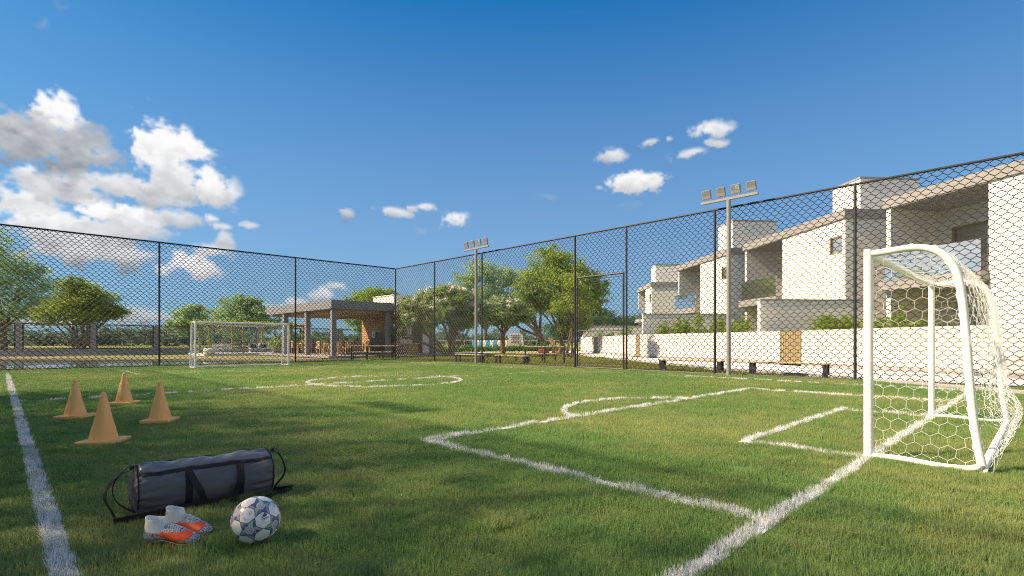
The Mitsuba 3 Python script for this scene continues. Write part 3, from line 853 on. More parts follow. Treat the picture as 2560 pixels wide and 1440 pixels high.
def ball_color(p, n, uv):
    d = (p - mi.Point3f(*[float(x) for x in BC])); d = dr.normalize(mi.Vector3f(d))
    b1, b2 = mi.Float(-2), mi.Float(-2)
    V1, V2 = mi.Vector3f(0, 0, 1), mi.Vector3f(1, 0, 0); i1 = mi.Float(0); i2 = mi.Float(0)
    for k, q in enumerate(ICO):
        qv = mi.Vector3f(*[float(x) for x in q]); c = dr.dot(d, qv)
        n1 = c > b1; n2 = (~n1) & (c > b2)
        V2 = dr.select(n1, V1, dr.select(n2, qv, V2)); i2 = dr.select(n1, i1, dr.select(n2, mi.Float(k), i2)); b2 = dr.select(n1, b1, dr.select(n2, c, b2))
        V1 = dr.select(n1, qv, V1); i1 = dr.select(n1, mi.Float(k), i1); b1 = dr.select(n1, c, b1)
    t = dr.normalize(V2 - V1 * dr.dot(V1, V2)); b = dr.cross(V1, t)
    x, y = dr.dot(d, t) / b1, dr.dot(d, b) / b1
    ay = dr.abs(y)
    tipx, nr = .585, .30
    nx, ny = nr * math.cos(math.pi / 5), nr * math.sin(math.pi / 5)
    ex, ey = nx - tipx, ny; L = math.hypot(ex, ey)
    sd = ((x - tipx) * ey - ay * ex) / L            # negative inside
    rr = dr.sqrt(x * x + y * y)
    edge = smoothstep(.030, .012, dr.abs(sd))
    instar = smoothstep(.012, -.004, sd)
    h = cell_rand(i1, i2, 3); h2 = cell_rand(i2, i1, 8)
    band = fbm(x * 9 + h * 10, y * 9, 2)
    c1 = mix((.06, .05, .20), (.10, .16, .42), h)
    c2 = mix((.36, .52, .16), (.30, .30, .36), h2)
    facet = dr.select(y * (h - .5) > (x - .36) * .25 * (h2 - .3), mi.Color3f(c1), mi.Color3f(c2))
    facet = mix(facet, (.55, .14, .18), smoothstep(.42, .46, x) * smoothstep(.6, .65, h2) * .9)
    facet = mix(facet, (.40, .40, .45), smoothstep(.5, .8, band) * .6)
    col = mix((.72, .72, .74), facet, instar)
    silver = smoothstep(.20, .165, rr)
    col = mix(col, (.52, .52, .55), silver)
    # printed ring of dots in each star
    a = dr.atan2(y, x); ring = dr.abs(rr - .105)
    dots = smoothstep(.022, .014, dr.sqrt(ring * ring + dr.square(.105 * (a - dr.round(a / .6283) * .6283))) + .0)
    dots = dr.maximum(dots, smoothstep(.030, .020, rr))
    col = mix(col, (.05, .05, .07), dots)
    return mix(col, (.07, .06, .12), edge * .85 * smoothstep(.95, .6, x))


mat('ball_skin', ball_color, .32, spec=.5)
t = lab('football', 'white football with dark blue star panels beside the boots', 'football')
sp = trimesh.creation.icosphere(5, RBALL); sp.apply_translation(BC)
part(t, 'skin', sp, 'ball_skin', smooth=True)


def on_ball(vf, a, b, rot, name, mt):
    """flat print laid on the ball round the view offset (a, b)"""
    c = loc(a, b); rx = np.cross([0, 0, 1.], c); rx /= np.linalg.norm(rx); ry = np.cross(c, rx)
    R2 = rx * math.cos(rot) + ry * math.sin(rot); U2 = -rx * math.sin(rot) + ry * math.cos(rot)
    v = np.asarray(vf[0]); d = c * RBALL + v[:, :1] * R2 + v[:, 1:2] * U2
    d /= np.linalg.norm(d, axis=1, keepdims=True)
    return part(t, name, (BC + d * (RBALL + .0003 + v[:, 2:3]), vf[1]), mt)


tm = meshkit.text_mesh('adidas', .0085, .0003, bold=True); tm.apply_translation([-tm.bounds[:, 0].mean(), -.012, 0])
on_ball((np.array(tm.vertices), np.array(tm.faces)), .33, .07, .28, 'lettering', 'print_black')
m_ = MB()
for k, (x0, hh) in enumerate(((-.0135, .007), (-.004, .013), (.0055, .019))):
    m_.add(*extrude(Polygon([(x0, 0), (x0 + .0075, 0), (x0 + .0075 - hh * .0, hh * .55 + .0), (x0 + .0055 - hh * .22, hh), (x0 - hh * .22 + .001, hh * .72)]), .0003))
on_ball(m_.out(), .33, .07, .28, 'stripe_emblem', 'print_black')


def ringdots(a, b, s, nm):
    m_ = MB()
    for k in range(8):
        w = k * math.pi / 4
        m_.add(*extrude(Point(s * math.cos(w), s * math.sin(w)).buffer(s * .20, 3), .0003))
    m_.add(*extrude(Point(0, 0).buffer(s * .30, 3), .0003))
    on_ball(m_.out(), a, b, 0, nm, 'print_black')


ringdots(-.24, .30, .0085, 'dot_ring'); ringdots(.72, .50, .0085, 'dot_ring')
for k in range(3):
    tm = extrude(sbox(-.012 + .002 * k, -.0005, .012 - .002 * k, .0006), .0002)
    v = np.array(tm[0]); v[:, 1] -= .001 + .0028 * k
    on_ball((v, tm[1]), -.40, .09, -.7, 'fine_print', 'lamp_glass')

# ------------------------------------------------------------------ boots
BLN = .285


def boot(label, heel, ang, mirror):
    t = lab(num('football_boot'), label, 'boot', 'pair of white speckled football boots')
    ca, sa = math.cos(ang), math.sin(ang)
    Z0 = .026

    def tr(v):
        v = np.asarray(v, float); y = v[:, 1] * mirror
        return np.c_[heel[0] + v[:, 0] * ca - y * sa, heel[1] + v[:, 0] * sa + y * ca, v[:, 2] + Z0]
    fx = lambda vf: (tr(vf[0]), np.asarray(vf[1]) if mirror > 0 else np.asarray(vf[1])[:, ::-1])
    xs = np.array([0, .006, .02, .05, .085, .12, .16, .20, .235, .258, .268, .272]) / .272 * BLN
    top = np.array([.040, .066, .080, .086, .088, .086, .074, .060, .049, .038, .028, .018])
    hw = np.array([.006, .021, .030, .035, .036, .037, .042, .048, .045, .034, .021, .006])
    bot = np.array([.010, .004, .001, .003, .010, .012, .006, .001, .003, .009, .013, .015])
    cy = np.array([0, 0, 0, 0, .001, .003, .005, .006, .003, -.002, -.005, -.007])
    from scipy.interpolate import PchipInterpolator as PI_
    ft, fh, fb, fc = (PI_(xs, q) for q in (top, hw, bot, cy))

    def sec(x, th):
        """section point; th = 0 at the sole centre, pi on top"""
        zt, zb, w = ft(x), fb(x), fh(x)
        c_, s_ = -math.cos(th), math.sin(th)
        fr = (c_ + 1) / 2
        y = w * np.sign(s_) * abs(s_) ** .62 * (1 - .50 * fr ** 1.7)
        return [x, fc(x) + y, zb + (zt - zb) * fr ** .92]
    nx, nt_ = 64, 40
    X = BLN * (.5 - .5 * np.cos(np.pi * np.linspace(0, 1, nx)))
    v = np.array([sec(x, j / nt_ * 2 * math.pi) for x in X for j in range(nt_)])
    uv = np.array([[x, (j if j <= nt_ / 2 else nt_ - j) / nt_ * .21] for x in X for j in range(nt_)])
    i_, j_ = np.meshgrid(np.arange(nx - 1), np.arange(nt_), indexing='ij')
    f = np.stack([i_ * nt_ + j_, (i_ + 1) * nt_ + j_, (i_ + 1) * nt_ + (j_ + 1) % nt_, i_ * nt_ + (j_ + 1) % nt_], -1).reshape(-1, 4)
    part(t, 'upper', fx((v, f)), 'boot_speckle', smooth=True, uv=uv)
    # knitted collar, open at the top
    n_ = 40
    rings = []
    for k, (z, x0, x1, w) in enumerate(((.050, .006, .140, .034), (.070, .003, .128, .0335), (.086, .006, .114, .0325), (.099, .009, .106, .032), (.110, .007, .105, .033), (.1115, .010, .102, .0305), (.108, .014, .098, .028), (.075, .016, .096, .027))):
        cx_, rx_ = (x0 + x1) / 2, (x1 - x0) / 2
        rings.append([[cx_ + rx_ * math.cos(w_), w * math.sin(w_), z + (.012 * math.cos(w_) ** 2 * (1 if math.cos(w_) < 0 else .55) if z > .09 else 0)] for w_ in np.arange(n_) * 2 * math.pi / n_])
    v = np.array(rings).reshape(-1, 3); nr_ = len(rings)
    i_, j_ = np.meshgrid(np.arange(nr_ - 1), np.arange(n_), indexing='ij')
    f = np.stack([i_ * n_ + j_, i_ * n_ + (j_ + 1) % n_, (i_ + 1) * n_ + (j_ + 1) % n_, (i_ + 1) * n_ + j_], -1).reshape(-1, 4)
    part(t, 'collar', fx((v, f)), 'boot_white', smooth=60)
    kb = len(v); 
    # swoosh-like side flash on the side that faces the viewer
    outl = Polygon([(.050, .056), (.09, .0535), (.14, .0525), (.185, .0535), (.208, .060), (.224, .073), (.240, .070), (.254, .056), (.258, .042), (.250, .030), (.232, .022), (.205, .0165), (.175, .018), (.14, .0255), (.10, .037), (.07, .048)])
    outl = outl.buffer(.004).buffer(-.004)
    from trimesh.creation import triangulate_polygon
    pts2 = [p for x in np.linspace(.04, .262, 70) for z in np.linspace(.014, .076, 26) for p in [(x, z)] if outl.buffer(-.0012).contains(Point(p))]
    bd = [outl.exterior.interpolate(q, normalized=True).coords[0] for q in np.linspace(0, 1, 140, endpoint=False)]
    P2 = np.array(pts2 + bd)
    from scipy.spatial import Delaunay
    tri = Delaunay(P2).simplices
    tri = np.array([q for q in tri if outl.buffer(.0004).contains(Point(P2[q].mean(0)))])

    def side_y(x, z):
        zt, zb = ft(x), fb(x); fr = min(max((z - zb) / (zt - zb), 0.0), .999) ** (1 / .92)
        s_ = math.sqrt(max(0, 1 - (2 * fr - 1) ** 2))
        return fc(x) - fh(x) * s_ ** .62 * (1 - .50 * fr ** 1.7)
    for sgn, nm in ((1, 'side_flash'),):
        v = []
        for x, z in P2:
            zz = min(z, ft(x) * .93); ex_ = z - zz
            v.append([x, side_y(x, zz) - .0013 + ex_ * 1.15, zz + .0012 + (ft(x) - zz) * min(1, ex_ / .012)])
        part(t, nm, fx((np.array(v), tri)), 'boot_orange', smooth=True)
    m_ = MB()
    for k, x in enumerate(np.linspace(.118, .186, 7)):
        pts = []
        for th in np.linspace(math.pi - .75, math.pi + .75, 12):
            q = np.array(sec(x + .006 * abs(th - math.pi), th)); q[2] += .002; pts.append(q)
        m_.add(*tube(pts, .0021, 6))
    part(t, 'laces', fx(m_.out()), 'boot_white', smooth=True)
    # sole rim and studs
    rim = [[x, fc(x) - fh(x) * .93, fb(x) + .0035] for x in X[2:-1]] + [[x, fc(x) + fh(x) * .93, fb(x) + .0035] for x in X[-2:1:-1]]
    part(t, 'sole', fx(tube(rim, .0018, 6, closed=True)), 'lamp_steel', smooth=True)
    for x, y in ((.022, -.018), (.022, .018), (.052, -.024), (.052, .024), (.158, -.030), (.165, .033), (.195, -.037), (.200, .038), (.228, -.030), (.228, .030), (.252, -.008)):
        part(t, 'stud', fx(_mv(lathe([[.009, .006], [.0078, -.006], [.006, -.013], [.0005, -.0135]], 12), x, y + float(fc(x)), float(fb(x)))), 'stud_orange')


a_r = math.atan2(*(W(1, -.10) - W(0, 0))[::-1])
boot('front white speckled boot with a large orange side flash, nearest to the viewer', W(-1.80, 2.575), a_r, 1)
a_r2 = math.atan2(*(W(1, -.28) - W(0, 0))[::-1])
boot('rear white speckled boot, half hidden behind the front boot', W(-1.80, 2.735), a_r2, 1)


# ------------------------------------------------------------------ white houses along the lane
def frame_of(N, F):
    """local frame of a facade from its near corner N to its far corner F, (right, ahead) coordinates"""
    n, f = W(*N), W(*F); s = (f - n) / np.linalg.norm(f - n); i = np.array([s[1], -s[0]])
    if i @ RIGHT < 0: i = -i

    def tr(vf):
        v = np.asarray(vf[0], float)
        out = np.c_[n[0] + v[:, 0] * s[0] + v[:, 1] * i[0], n[1] + v[:, 0] * s[1] + v[:, 1] * i[1], v[:, 2]]
        fl = s[0] * i[1] - s[1] * i[0] < 0
        f_ = np.asarray(vf[1])
        return out, (f_[:, ::-1] if fl else f_)
    return tr


def wall_with_holes(s0, s1, z0, z1, holes, i0, i1):
    """wall in the s-z plane from depth i0 to i1"""
    p = sbox(s0, z0, s1, z1)
    for a, b, c, d in holes: p = p.difference(sbox(a, c, b, d))
    v, f = extrude(p, i1 - i0)
    return np.c_[v[:, 0], v[:, 2] + i0, v[:, 1]], f[:, ::-1]


def opening(t, tr, s0, s1, z0, z1, i, glass, fw=.07, mull=()):
    w = part(t, 'window', tr(cbox(s0, s1, i + .10, i + .12, z0, z1, .004)), glass)
    for nm, b in (('frame', (s0, s0 + fw, z0, z1)), ('frame', (s1 - fw, s1, z0, z1)), ('frame', (s0 + fw, s1 - fw, z0, z0 + fw)), ('frame', (s0 + fw, s1 - fw, z1 - fw, z1))) + tuple(('mullion', (m - fw / 2, m + fw / 2, z0 + fw, z1 - fw)) for m in mull):
        part(w, nm, tr(bx(b[0], b[1], i + .02, i + .098, b[2], b[3])), 'wood')


def house(label, N, L, ang=None, far=None, flip=False, tower=(2.2, 2.6), glass='mirror_glass'):
    t = lab(num('white_house'), label, 'house', 'white two storey houses along the lane')
    tr = frame_of(N, far)
    B = lambda *a: tr(bx(*a))
    R0 = L - 4.1
    sm = (lambda a, b: (L - b, L - a)) if flip else (lambda a, b: (a, b))
    o = lambda a, b, *r: B(*sm(a, b), *r)
    ws = sm(.22, 1.12)
    p = wall_with_holes(*sm(.0, R0), -.05, 6.955, [(*ws, 5.35, 6.2)], 0, .25)
    part(t, 'facade_wall', tr(p), 'stucco')
    opening(t, tr, *ws, 5.352, 6.198, .0, 'mirror_glass', .06)
    part(t, 'end_wall', o(0, .25, .252, 9.5, -.05, 6.955), 'stucco')
    part(t, 'recess_wall', o(R0 - .25, R0, .252, 2.7, -.05, 6.955), 'stucco')
    part(t, 'fin_wall', o(L - .22, L, -.004, 9.5, -.05, 6.955), 'stucco')
    a, b = R0 + .002, L - .222
    up = sm(a + .35, b - .55); lo = sm(a + .3, b - .9)
    bw = wall_with_holes(*sm(a, b), -.05, 6.955, [(*up, 3.75, 6.1), (*lo, .05, 2.3)], 2.7, 2.95)
    part(t, 'back_wall', tr(bw), 'stucco')
    opening(t, tr, *up, 3.76, 6.09, 2.7, 'tinted_glass', .09, [(up[0] + up[1]) / 2])
    opening(t, tr, *lo, .06, 2.29, 2.7, 'tinted_glass', .09, [(lo[0] + lo[1]) / 2])
    part(t, 'balcony_slab', o(R0 - .02, L + .02, -.42, 2.69, 3.28, 3.68), 'concrete')
    part(t, 'balcony_glass', o(R0 + .03, L - .25, -.36, -.345, 3.684, 4.85), 'mirror_glass')
    part(t, 'roof_slab', o(-.10, L + .10, -.10, 9.6, 6.96, 7.40), 'concrete')
    part(t, 'soffit', o(R0 + .01, L - .23, -.06, 2.69, 6.92, 6.956), 'concrete')
    ts, ti = tower
    tw = part(t, 'roof_tower', o(ts, ts + 2.1, ti, ti + 3.3, 7.402, 9.60), 'stucco')
    part(tw, 'coping', o(ts - .04, ts + 2.14, ti - .04, ti + 3.34, 9.602, 9.70), 'concrete')
    part(t, 'rear_wall', o(.25, L - .22, 9.2, 9.5, -.05, 6.955), 'stucco')


house('white house at the right edge, its wide balcony behind the goal', (19.6, 11.4), 12.4, far=(16.8, 23.2), tower=(3.5, 3.2))
house('second white house from the right, with a small square window and a mirrored balcony', (16.0, 25.2), 9.2, far=(15.25, 34.4), tower=(2.2, 2.5))
house('third white house from the right, mostly behind the near floodlight mast', (14.75, 35.6), 8.5, far=(13.95, 44.0), tower=(1.6, 1.1))
house('farthest white house, at the bend of the lane', (14.9, 56.0), 7.2, far=(15.2, 63.2), flip=False, tower=(2.6, 1.0))

# ------------------------------------------------------------------ garden walls with wooden gates, one for each plot
def seg_tr(a, b):
    a, b = np.asarray(a), np.asarray(b); u = (b - a) / np.linalg.norm(b - a); n_ = np.array([u[1], -u[0]])
    if n_ @ RIGHT < 0: n_ = -n_
    fl = u[0] * n_[1] - u[1] * n_[0] < 0

    def tr(vf):
        v = np.asarray(vf[0], float); f_ = np.asarray(vf[1])
        return np.c_[a[0] + v[:, 0] * u[0] + v[:, 1] * n_[0], a[1] + v[:, 0] * u[1] + v[:, 1] * n_[1], v[:, 2]], (f_[:, ::-1] if fl else f_)
    return tr, np.linalg.norm(b - a)


def garden_wall(label, pts, gate=None, side=None, h=1.5):
    t = lab(num('garden_wall'), label, 'wall', 'cream garden walls along the lane')
    P = [W(*p) for p in pts]
    for k, (a, b) in enumerate(zip(P[:-1], P[1:])):
        tr, L = seg_tr(a, b)
        runs = [(0, L)]
        if gate and gate[0] == k:
            g0, g1 = gate[1], gate[1] + gate[2]; runs = [(0, g0), (g1, L)]
            gt = part(t, 'gate', tr(bx(g0, g1, .10, .13, .05, h - .03)), 'wood')
            n_ = 9; w_ = (g1 - g0) / n_
            for q in range(n_):
                part(gt, 'slat', tr(bx(g0 + q * w_ + .012, g0 + (q + 1) * w_ - .012, .06, .098, .06, h - .04)), 'wood')
        for a_, b_ in runs:
            part(t, 'wall_panel', tr(bx(a_, b_ + .01, 0, .2, -.05, h)), 'stucco_wall')
            part(t, 'plinth', tr(bx(a_, b_, -.03, -.002, -.05, .16)), 'kerb')
    if side:
        (r0, d0), (r1, d1), hh = side
        tr, L = seg_tr(W(r0, d0), W(r1, d1))
        def n2(vf):
            return tr(vf)
        sw = part(t, 'side_wall', n2(bx(0, L, -.13, .13, -.05, hh)), 'stucco')
        part(sw, 'coping', n2(bx(-.02, L, -.16, .16, hh + .002, hh + .07)), 'concrete')


garden_wall('cream garden wall nearest the goal, lit by the sun', [(17.6, 1.0), (15.5, 9.0), (14.0, 14.8), (12.45, 20.9)], side=None)
garden_wall('cream garden wall with a slatted wooden gate, right of the near floodlight mast', [(12.45, 20.92), (11.35, 25.3), (10.2, 29.0)], gate=(0, 1.15, 1.25), side=((11.62, 24.7), (17.2, 25.0), 2.95))
garden_wall('cream garden wall dappled with tree shade, left of the near floodlight mast', [(10.19, 29.02), (8.5, 34.6), (7.9, 42.0)], gate=(1, .15, .95), side=((8.75, 35.2), (15.0, 35.5), 2.85))
garden_wall('farthest cream garden wall, seen through the fence gate', [(7.9, 42.02), (7.65, 46.0), (7.35, 56.0)], gate=(1, .8, 1.6), side=((7.5, 55.8), (14.8, 55.8), 2.7))


# ------------------------------------------------------------------ foliage
def leaves(centers, n, size, seed, flat=.4, clump=.16, per=55, droop=0.):
    """n small leaf faces gathered in clumps through the ellipsoids centers = (x, y, z, rx, ry, rz)"""
    g = np.random.default_rng(seed); cs = np.array(centers, float)
    vol = (cs[:, 3] * cs[:, 4] * cs[:, 5]) ** .75; vol /= vol.sum()
    nc = max(6, n // per)
    k = g.choice(len(cs), nc, p=vol)
    d = g.normal(size=(nc, 3)); d /= np.linalg.norm(d, axis=1, keepdims=True)
    r = g.random(nc) ** .42
    cc = cs[k, :3] + d * cs[k, 3:] * r[:, None] * g.uniform(.86, 1.12, (nc, 1))
    tint = g.random(nc)
    j = g.integers(0, nc, n)
    rad = clump * (cs[k[j], 3:].mean(1))
    off = g.normal(size=(n, 3)) * rad[:, None] * [1, 1, .62]
    p = cc[j] + off
    p[:, 2] -= droop * np.abs(off[:, :2]).sum(1)
    nn = g.normal(size=(n, 3)) + [0, 0, flat * 2]; nn /= np.linalg.norm(nn, axis=1, keepdims=True)
    a = np.cross(nn, g.normal(size=(n, 3))); a /= np.linalg.norm(a, axis=1, keepdims=True)
    b = np.cross(nn, a)
    s = size * g.uniform(.6, 1.3, n)[:, None]
    v = np.stack([p - a * s, p + b * s * .45 + nn * s * .1, p + a * s, p - b * s * .45 + nn * s * .1], 1).reshape(-1, 3)
    f = (np.array([[0, 1, 2], [0, 2, 3]])[None] + (np.arange(n) * 4)[:, None, None]).reshape(-1, 3)
    uv = np.repeat(np.clip(tint[j] * .6 + g.random(n) * .5 - .05, 0, 1), 4)
    return (v, f), np.stack([uv, uv * 0], 1)


def limbs(base, targets, r0, seed, wob=.25, split=.35):
    g = np.random.default_rng(seed); m_ = MB(); base = np.array(base, float)
    tg = np.array(targets, float); top = tg.mean(0)
    fork = base + (top - base) * split; fork[:2] = base[:2] + (top[:2] - base[:2]) * split * .6
    pts = spline([base, base + (fork - base) * .5 + np.r_[g.normal(0, wob * .15, 2), 0], fork], 8)
    m_.add(*tube(pts, np.linspace(r0 * 1.15, r0 * .85, 8), 9))
    for q in tg:
        mid_ = fork + (q - fork) * .5 + g.normal(0, wob, 3) * [1, 1, .4]
        pts = spline([fork - [0, 0, r0 * .5], mid_, q], 10)
        rr = r0 * g.uniform(.45, .7)
        m_.add(*tube(pts, np.linspace(rr, rr * .18, 10), 7))
        for _ in range(4):
            e = q + np.clip(g.normal(0, 1, 3), -1.3, 1.3) * min(np.linalg.norm(q - fork) * .3, .7)
            s_ = pts[int(g.integers(4, 9))]
            m_.add(*tube(spline([s_, (s_ + e) / 2 + g.normal(0, wob * .4, 3), e], 6), np.linspace(rr * .35, rr * .08, 6), 5))
    return m_.out()


def stems(base, targets, r0, seed, spread=.15):
    """several stems from the ground"""
    g = np.random.default_rng(seed); m_ = MB(); base = np.array(base, float)
    for q in np.array(targets, float):
        s_ = base + np.r_[g.normal(0, spread, 2), 0]
        mid_ = s_ + (q - s_) * .5 + g.normal(0, .2, 3) * [1, 1, 0] - [0, 0, .0]
        pts = spline([s_, mid_, q], 12); rr = r0 * g.uniform(.7, 1.1)
        m_.add(*tube(pts, np.linspace(rr, rr * .22, 12), 7))
        for _ in range(5):
            e = q + np.clip(g.normal(0, .55, 3), -.8, .8) * np.array([1, 1, .6]) * np.linalg.norm(q - s_) * .25
            a = pts[int(g.integers(5, 11))]
            m_.add(*tube(spline([a, (a + e) / 2 + g.normal(0, .08, 3), e], 6), np.linspace(rr * .4, rr * .1, 6), 5))
    return m_.out()


def tree(kind, label, r, d, crown, n, size, mt, r0=.16, bark='bark', seed=1, multi=False, group=None, split=.35, flat=.4, clump=.16, z0=-.05, droop=0.):
    """crown: (right, ahead, z, rx, ry, rz) offsets from the foot at (r, d)"""
    t = lab(num(kind), label, 'tree', group)
    b = np.r_[W(r, d), z0]
    cs = [(*(W(r + a, d + q)), z, x, y, w) for a, q, z, x, y, w in crown]
    tg = [c[:3] for c in cs]
    part(t, 'trunk', stems(b, tg, r0, seed) if multi else limbs(b, tg, r0, seed, split=split), bark, smooth=60)
    vf, uv = leaves(cs, n, size, seed + 50, flat, clump, droop=droop)
    k = part(t, 'crown', vf, mt, uv=uv); labels[k] = {'kind': 'stuff'}
    return t, cs


# left: dark young tree before the pillared fence, pale trees beyond it
tree('garden_tree', 'small dark olive tree with many stems beside the pond, left of the far goal', -34.6, 42.2,
     [(-1.9, 0, 3.7, 1.5, 1.5, .9), (-2.6, .3, 2.7, 1.1, 1.2, .7), (-.6, .2, 5.0, 1.5, 1.4, .95), (.5, -.4, 4.2, 1.5, 1.5, .9), (1.9, .2, 3.6, 1.3, 1.3, .7), (2.6, 0, 3.3, .8, .8, .45), (-.4, 0, 5.7, .8, .8, .5), (.2, .3, 3.2, 1.3, 1.3, .7), (1.1, .1, 4.9, .9, .9, .5)],
     9500, .12, 'leaf_olive', .11, seed=3, multi=True, clump=.25)
tree('large_tree', 'tall pale green tree at the left edge beyond the pillared fence', -58, 60,
     [(-2, 0, 10, 4.2, 4, 3), (1.6, 1, 7.4, 3.4, 3.4, 2.6), (-4, 0, 6.4, 4, 4, 3), (3.4, 0, 5.0, 2.2, 2.2, 1.8), (-1, -1, 12.6, 2.4, 2.4, 1.4), (2.8, 0, 9.0, 1.8, 1.8, 1.2), (-7, 0, 9.5, 4, 4, 3.2), (0, 0, 4.2, 3, 3, 1.5)],
     26000, .15, 'leaf_pale', .30, seed=5, clump=.15, group=None)
tree('large_tree', 'pale green tree beyond the pillared fence, second from the left edge', -60.5, 74,
     [(0, 0, 8.2, 2.6, 2.6, 1.6), (2.4, 0, 6.8, 2.2, 2.2, 1.4), (-2.2, 0, 6.4, 2.4, 2.4, 1.6), (.6, 0, 5.0, 2.8, 2.8, 1.5), (4.0, 0, 5.4, 1.4, 1.4, .9)], 12000, .17, 'leaf_pale', .22, seed=6, clump=.17)
tree('large_tree', 'rounded pale green tree behind the far goal and the pergola', -33.2, 64,
     [(0, 0, 4.9, 2.6, 2.6, 1.6), (2.2, .5, 4.2, 2.2, 2.2, 1.6), (-2.4, 0, 3.9, 2.2, 2.2, 1.5), (.4, 0, 6.0, 1.8, 1.8, .9), (3.6, 0, 3.4, 1.5, 1.5, 1.2), (-.4, 0, 3.0, 3.2, 2.6, 1.3), (1.6, 0, 5.6, 1.4, 1.4, .9)], 17000, .14, 'leaf_pale', .22, seed=7, clump=.16)
tree('large_tree', 'smaller pale tree left of the rounded tree behind the far goal', -41.0, 67,
     [(0, 0, 4.2, 2.0, 2.0, 1.5), (1.4, 0, 3.2, 1.7, 1.7, 1.2), (-1.4, 0, 3.1, 1.6, 1.6, 1.2), (.2, 0, 5.1, 1.2, 1.2, .7)], 8000, .15, 'leaf_pale', .16, seed=8, clump=.17)
tree('garden_tree', 'leafy tree rising behind the flat roofed pavilion', -13.6, 50.5,
     [(0, 0, 5.2, 1.7, 1.7, 1.1), (1.5, 0, 5.4, 1.3, 1.3, .8), (-1.6, 0, 4.5, 1.5, 1.5, 1.0), (2.8, 0, 5.0, 1.2, 1.2, .7), (-1.0, 0, 3.2, 1.4, 1.4, 1.0), (-.2, 0, 2.6, 1.4, 1.2, .8)], 9000, .13, 'leaf_lime', .15, seed=9, clump=.18)
# blossoming tree in front of the pavilion
tb, cs = tree('blossom_tree', 'spreading tree with whitish flower clusters between the pavilion and the farther mast', -4.05, 35.2,
     [(-3.2, .2, 2.6, .9, 1.0, .65), (-2.5, 0, 3.4, 1.1, 1.2, .7), (-1.2, .2, 4.0, 1.1, 1.2, .65), (.0, 0, 4.2, 1.1, 1.1, .6), (1.0, 0, 3.9, 1.1, 1.1, .65), (-.4, -.3, 3.2, 1.5, 1.4, .8), (-1.8, 0, 2.3, 1.0, 1.1, .6), (1.7, 0, 3.0, 1.0, 1.0, .7), (.7, 0, 2.4, 1.1, 1.0, .6), (-3.6, .2, 1.7, .55, .6, .4)],
     17000, .115, 'leaf_mid', .13, seed=11, multi=True, clump=.2)
up_ = [(x, y, z + w * .45, a * .95, b * .95, w * .75) for x, y, z, a, b, w in cs]
vf, uv = leaves(up_, 5200, .09, 77, .6, .11, per=32)
k = part(tb, 'blossom', vf, 'petal', uv=uv); labels[k] = {'kind': 'stuff'}
tb, cs = tree('blossom_tree', 'smaller flowering tree with a reddish trunk right of the farther mast', -.75, 43.5,
     [(-.5, 0, 4.0, 1.3, 1.3, .8), (.7, 0, 3.8, 1.2, 1.2, .8), (-1.6, 0, 3.3, 1.0, 1.0, .7), (1.7, 0, 3.1, 1.0, 1.0, .6), (.1, 0, 3.0, 1.5, 1.3, .7)], 9500, .125, 'leaf_mid', .19, 'bark_red', seed=12, split=.5, clump=.2)
vf, uv = leaves([(x, y, z + w * .45, a * .95, b * .95, w * .75) for x, y, z, a, b, w in cs], 2200, .095, 78, .6, .11, per=30)
k = part(tb, 'blossom', vf, 'petal', uv=uv); labels[k] = {'kind': 'stuff'}
# big lime tree and the airy tree behind it
tree('large_tree', 'big round yellow green tree left of the fence gate', 4.3, 47,
     [(-.6, 0, 8.0, 2.1, 2.1, 1.4), (.9, 0, 7.3, 2.2, 2.2, 1.5), (-2.2, 0, 6.4, 2.0, 2.0, 1.5), (2.4, 0, 5.9, 1.9, 1.9, 1.5), (.2, -.6, 5.6, 2.6, 2.6, 1.7), (-2.4, 0, 4.6, 1.7, 1.7, 1.2), (2.9, 0, 4.5, 1.3, 1.3, 1.0), (1.0, -.4, 3.9, 1.8, 1.8, 1.2), (-.9, 0, 9.0, 1.1, 1.1, .7), (3.5, 0, 6.6, 1.0, 1.0, .7), (1.6, 0, 2.8, 1.2, 1.2, .8), (-.4, 0, 4.2, 1.5, 1.5, 1.0), (2.4, -.3, 3.0, 1.1, 1.1, .8), (.6, -.5, 2.2, 1.2, 1.1, .7), (3.2, 0, 3.5, 1.0, 1.0, .8)],
     28000, .13, 'leaf_lime', .20, seed=14, clump=.18, split=.28)
t_ = list(k for k in scene if k.startswith('large_tree'))
tree('old_tree', 'dark leaning trunk with bare limbs left of the big yellow green tree', 2.9, 45.5,
     [(-2.3, 0, 4.1, .9, .9, .5), (-1.5, 0, 5.6, 1.2, 1.2, .8), (-.4, 0, 5.0, 1.0, 1.0, .6), (-3.0, 0, 2.7, .7, .7, .35), (-3.3, .3, 3.4, .7, .7, .4)], 5200, .12, 'leaf_mid', .30, seed=15, split=.42, clump=.2)
tree('large_tree', 'airy pale green tree behind the farther floodlight mast', -3.2, 62,
     [(0, 0, 9.4, 2.4, 2.4, 1.4), (-2.2, 0, 8.0, 2.2, 2.2, 1.3), (2.6, 0, 8.4, 2.2, 2.2, 1.5), (-.4, 0, 7.0, 2.6, 2.6, 1.3), (4.6, 0, 7.2, 2.0, 2.0, 1.4), (2.0, 0, 5.8, 2.2, 2.2, 1.2), (-3.4, 0, 6.2, 1.4, 1.4, .9)], 13000, .15, 'leaf_pale', .24, seed=16, clump=.16)
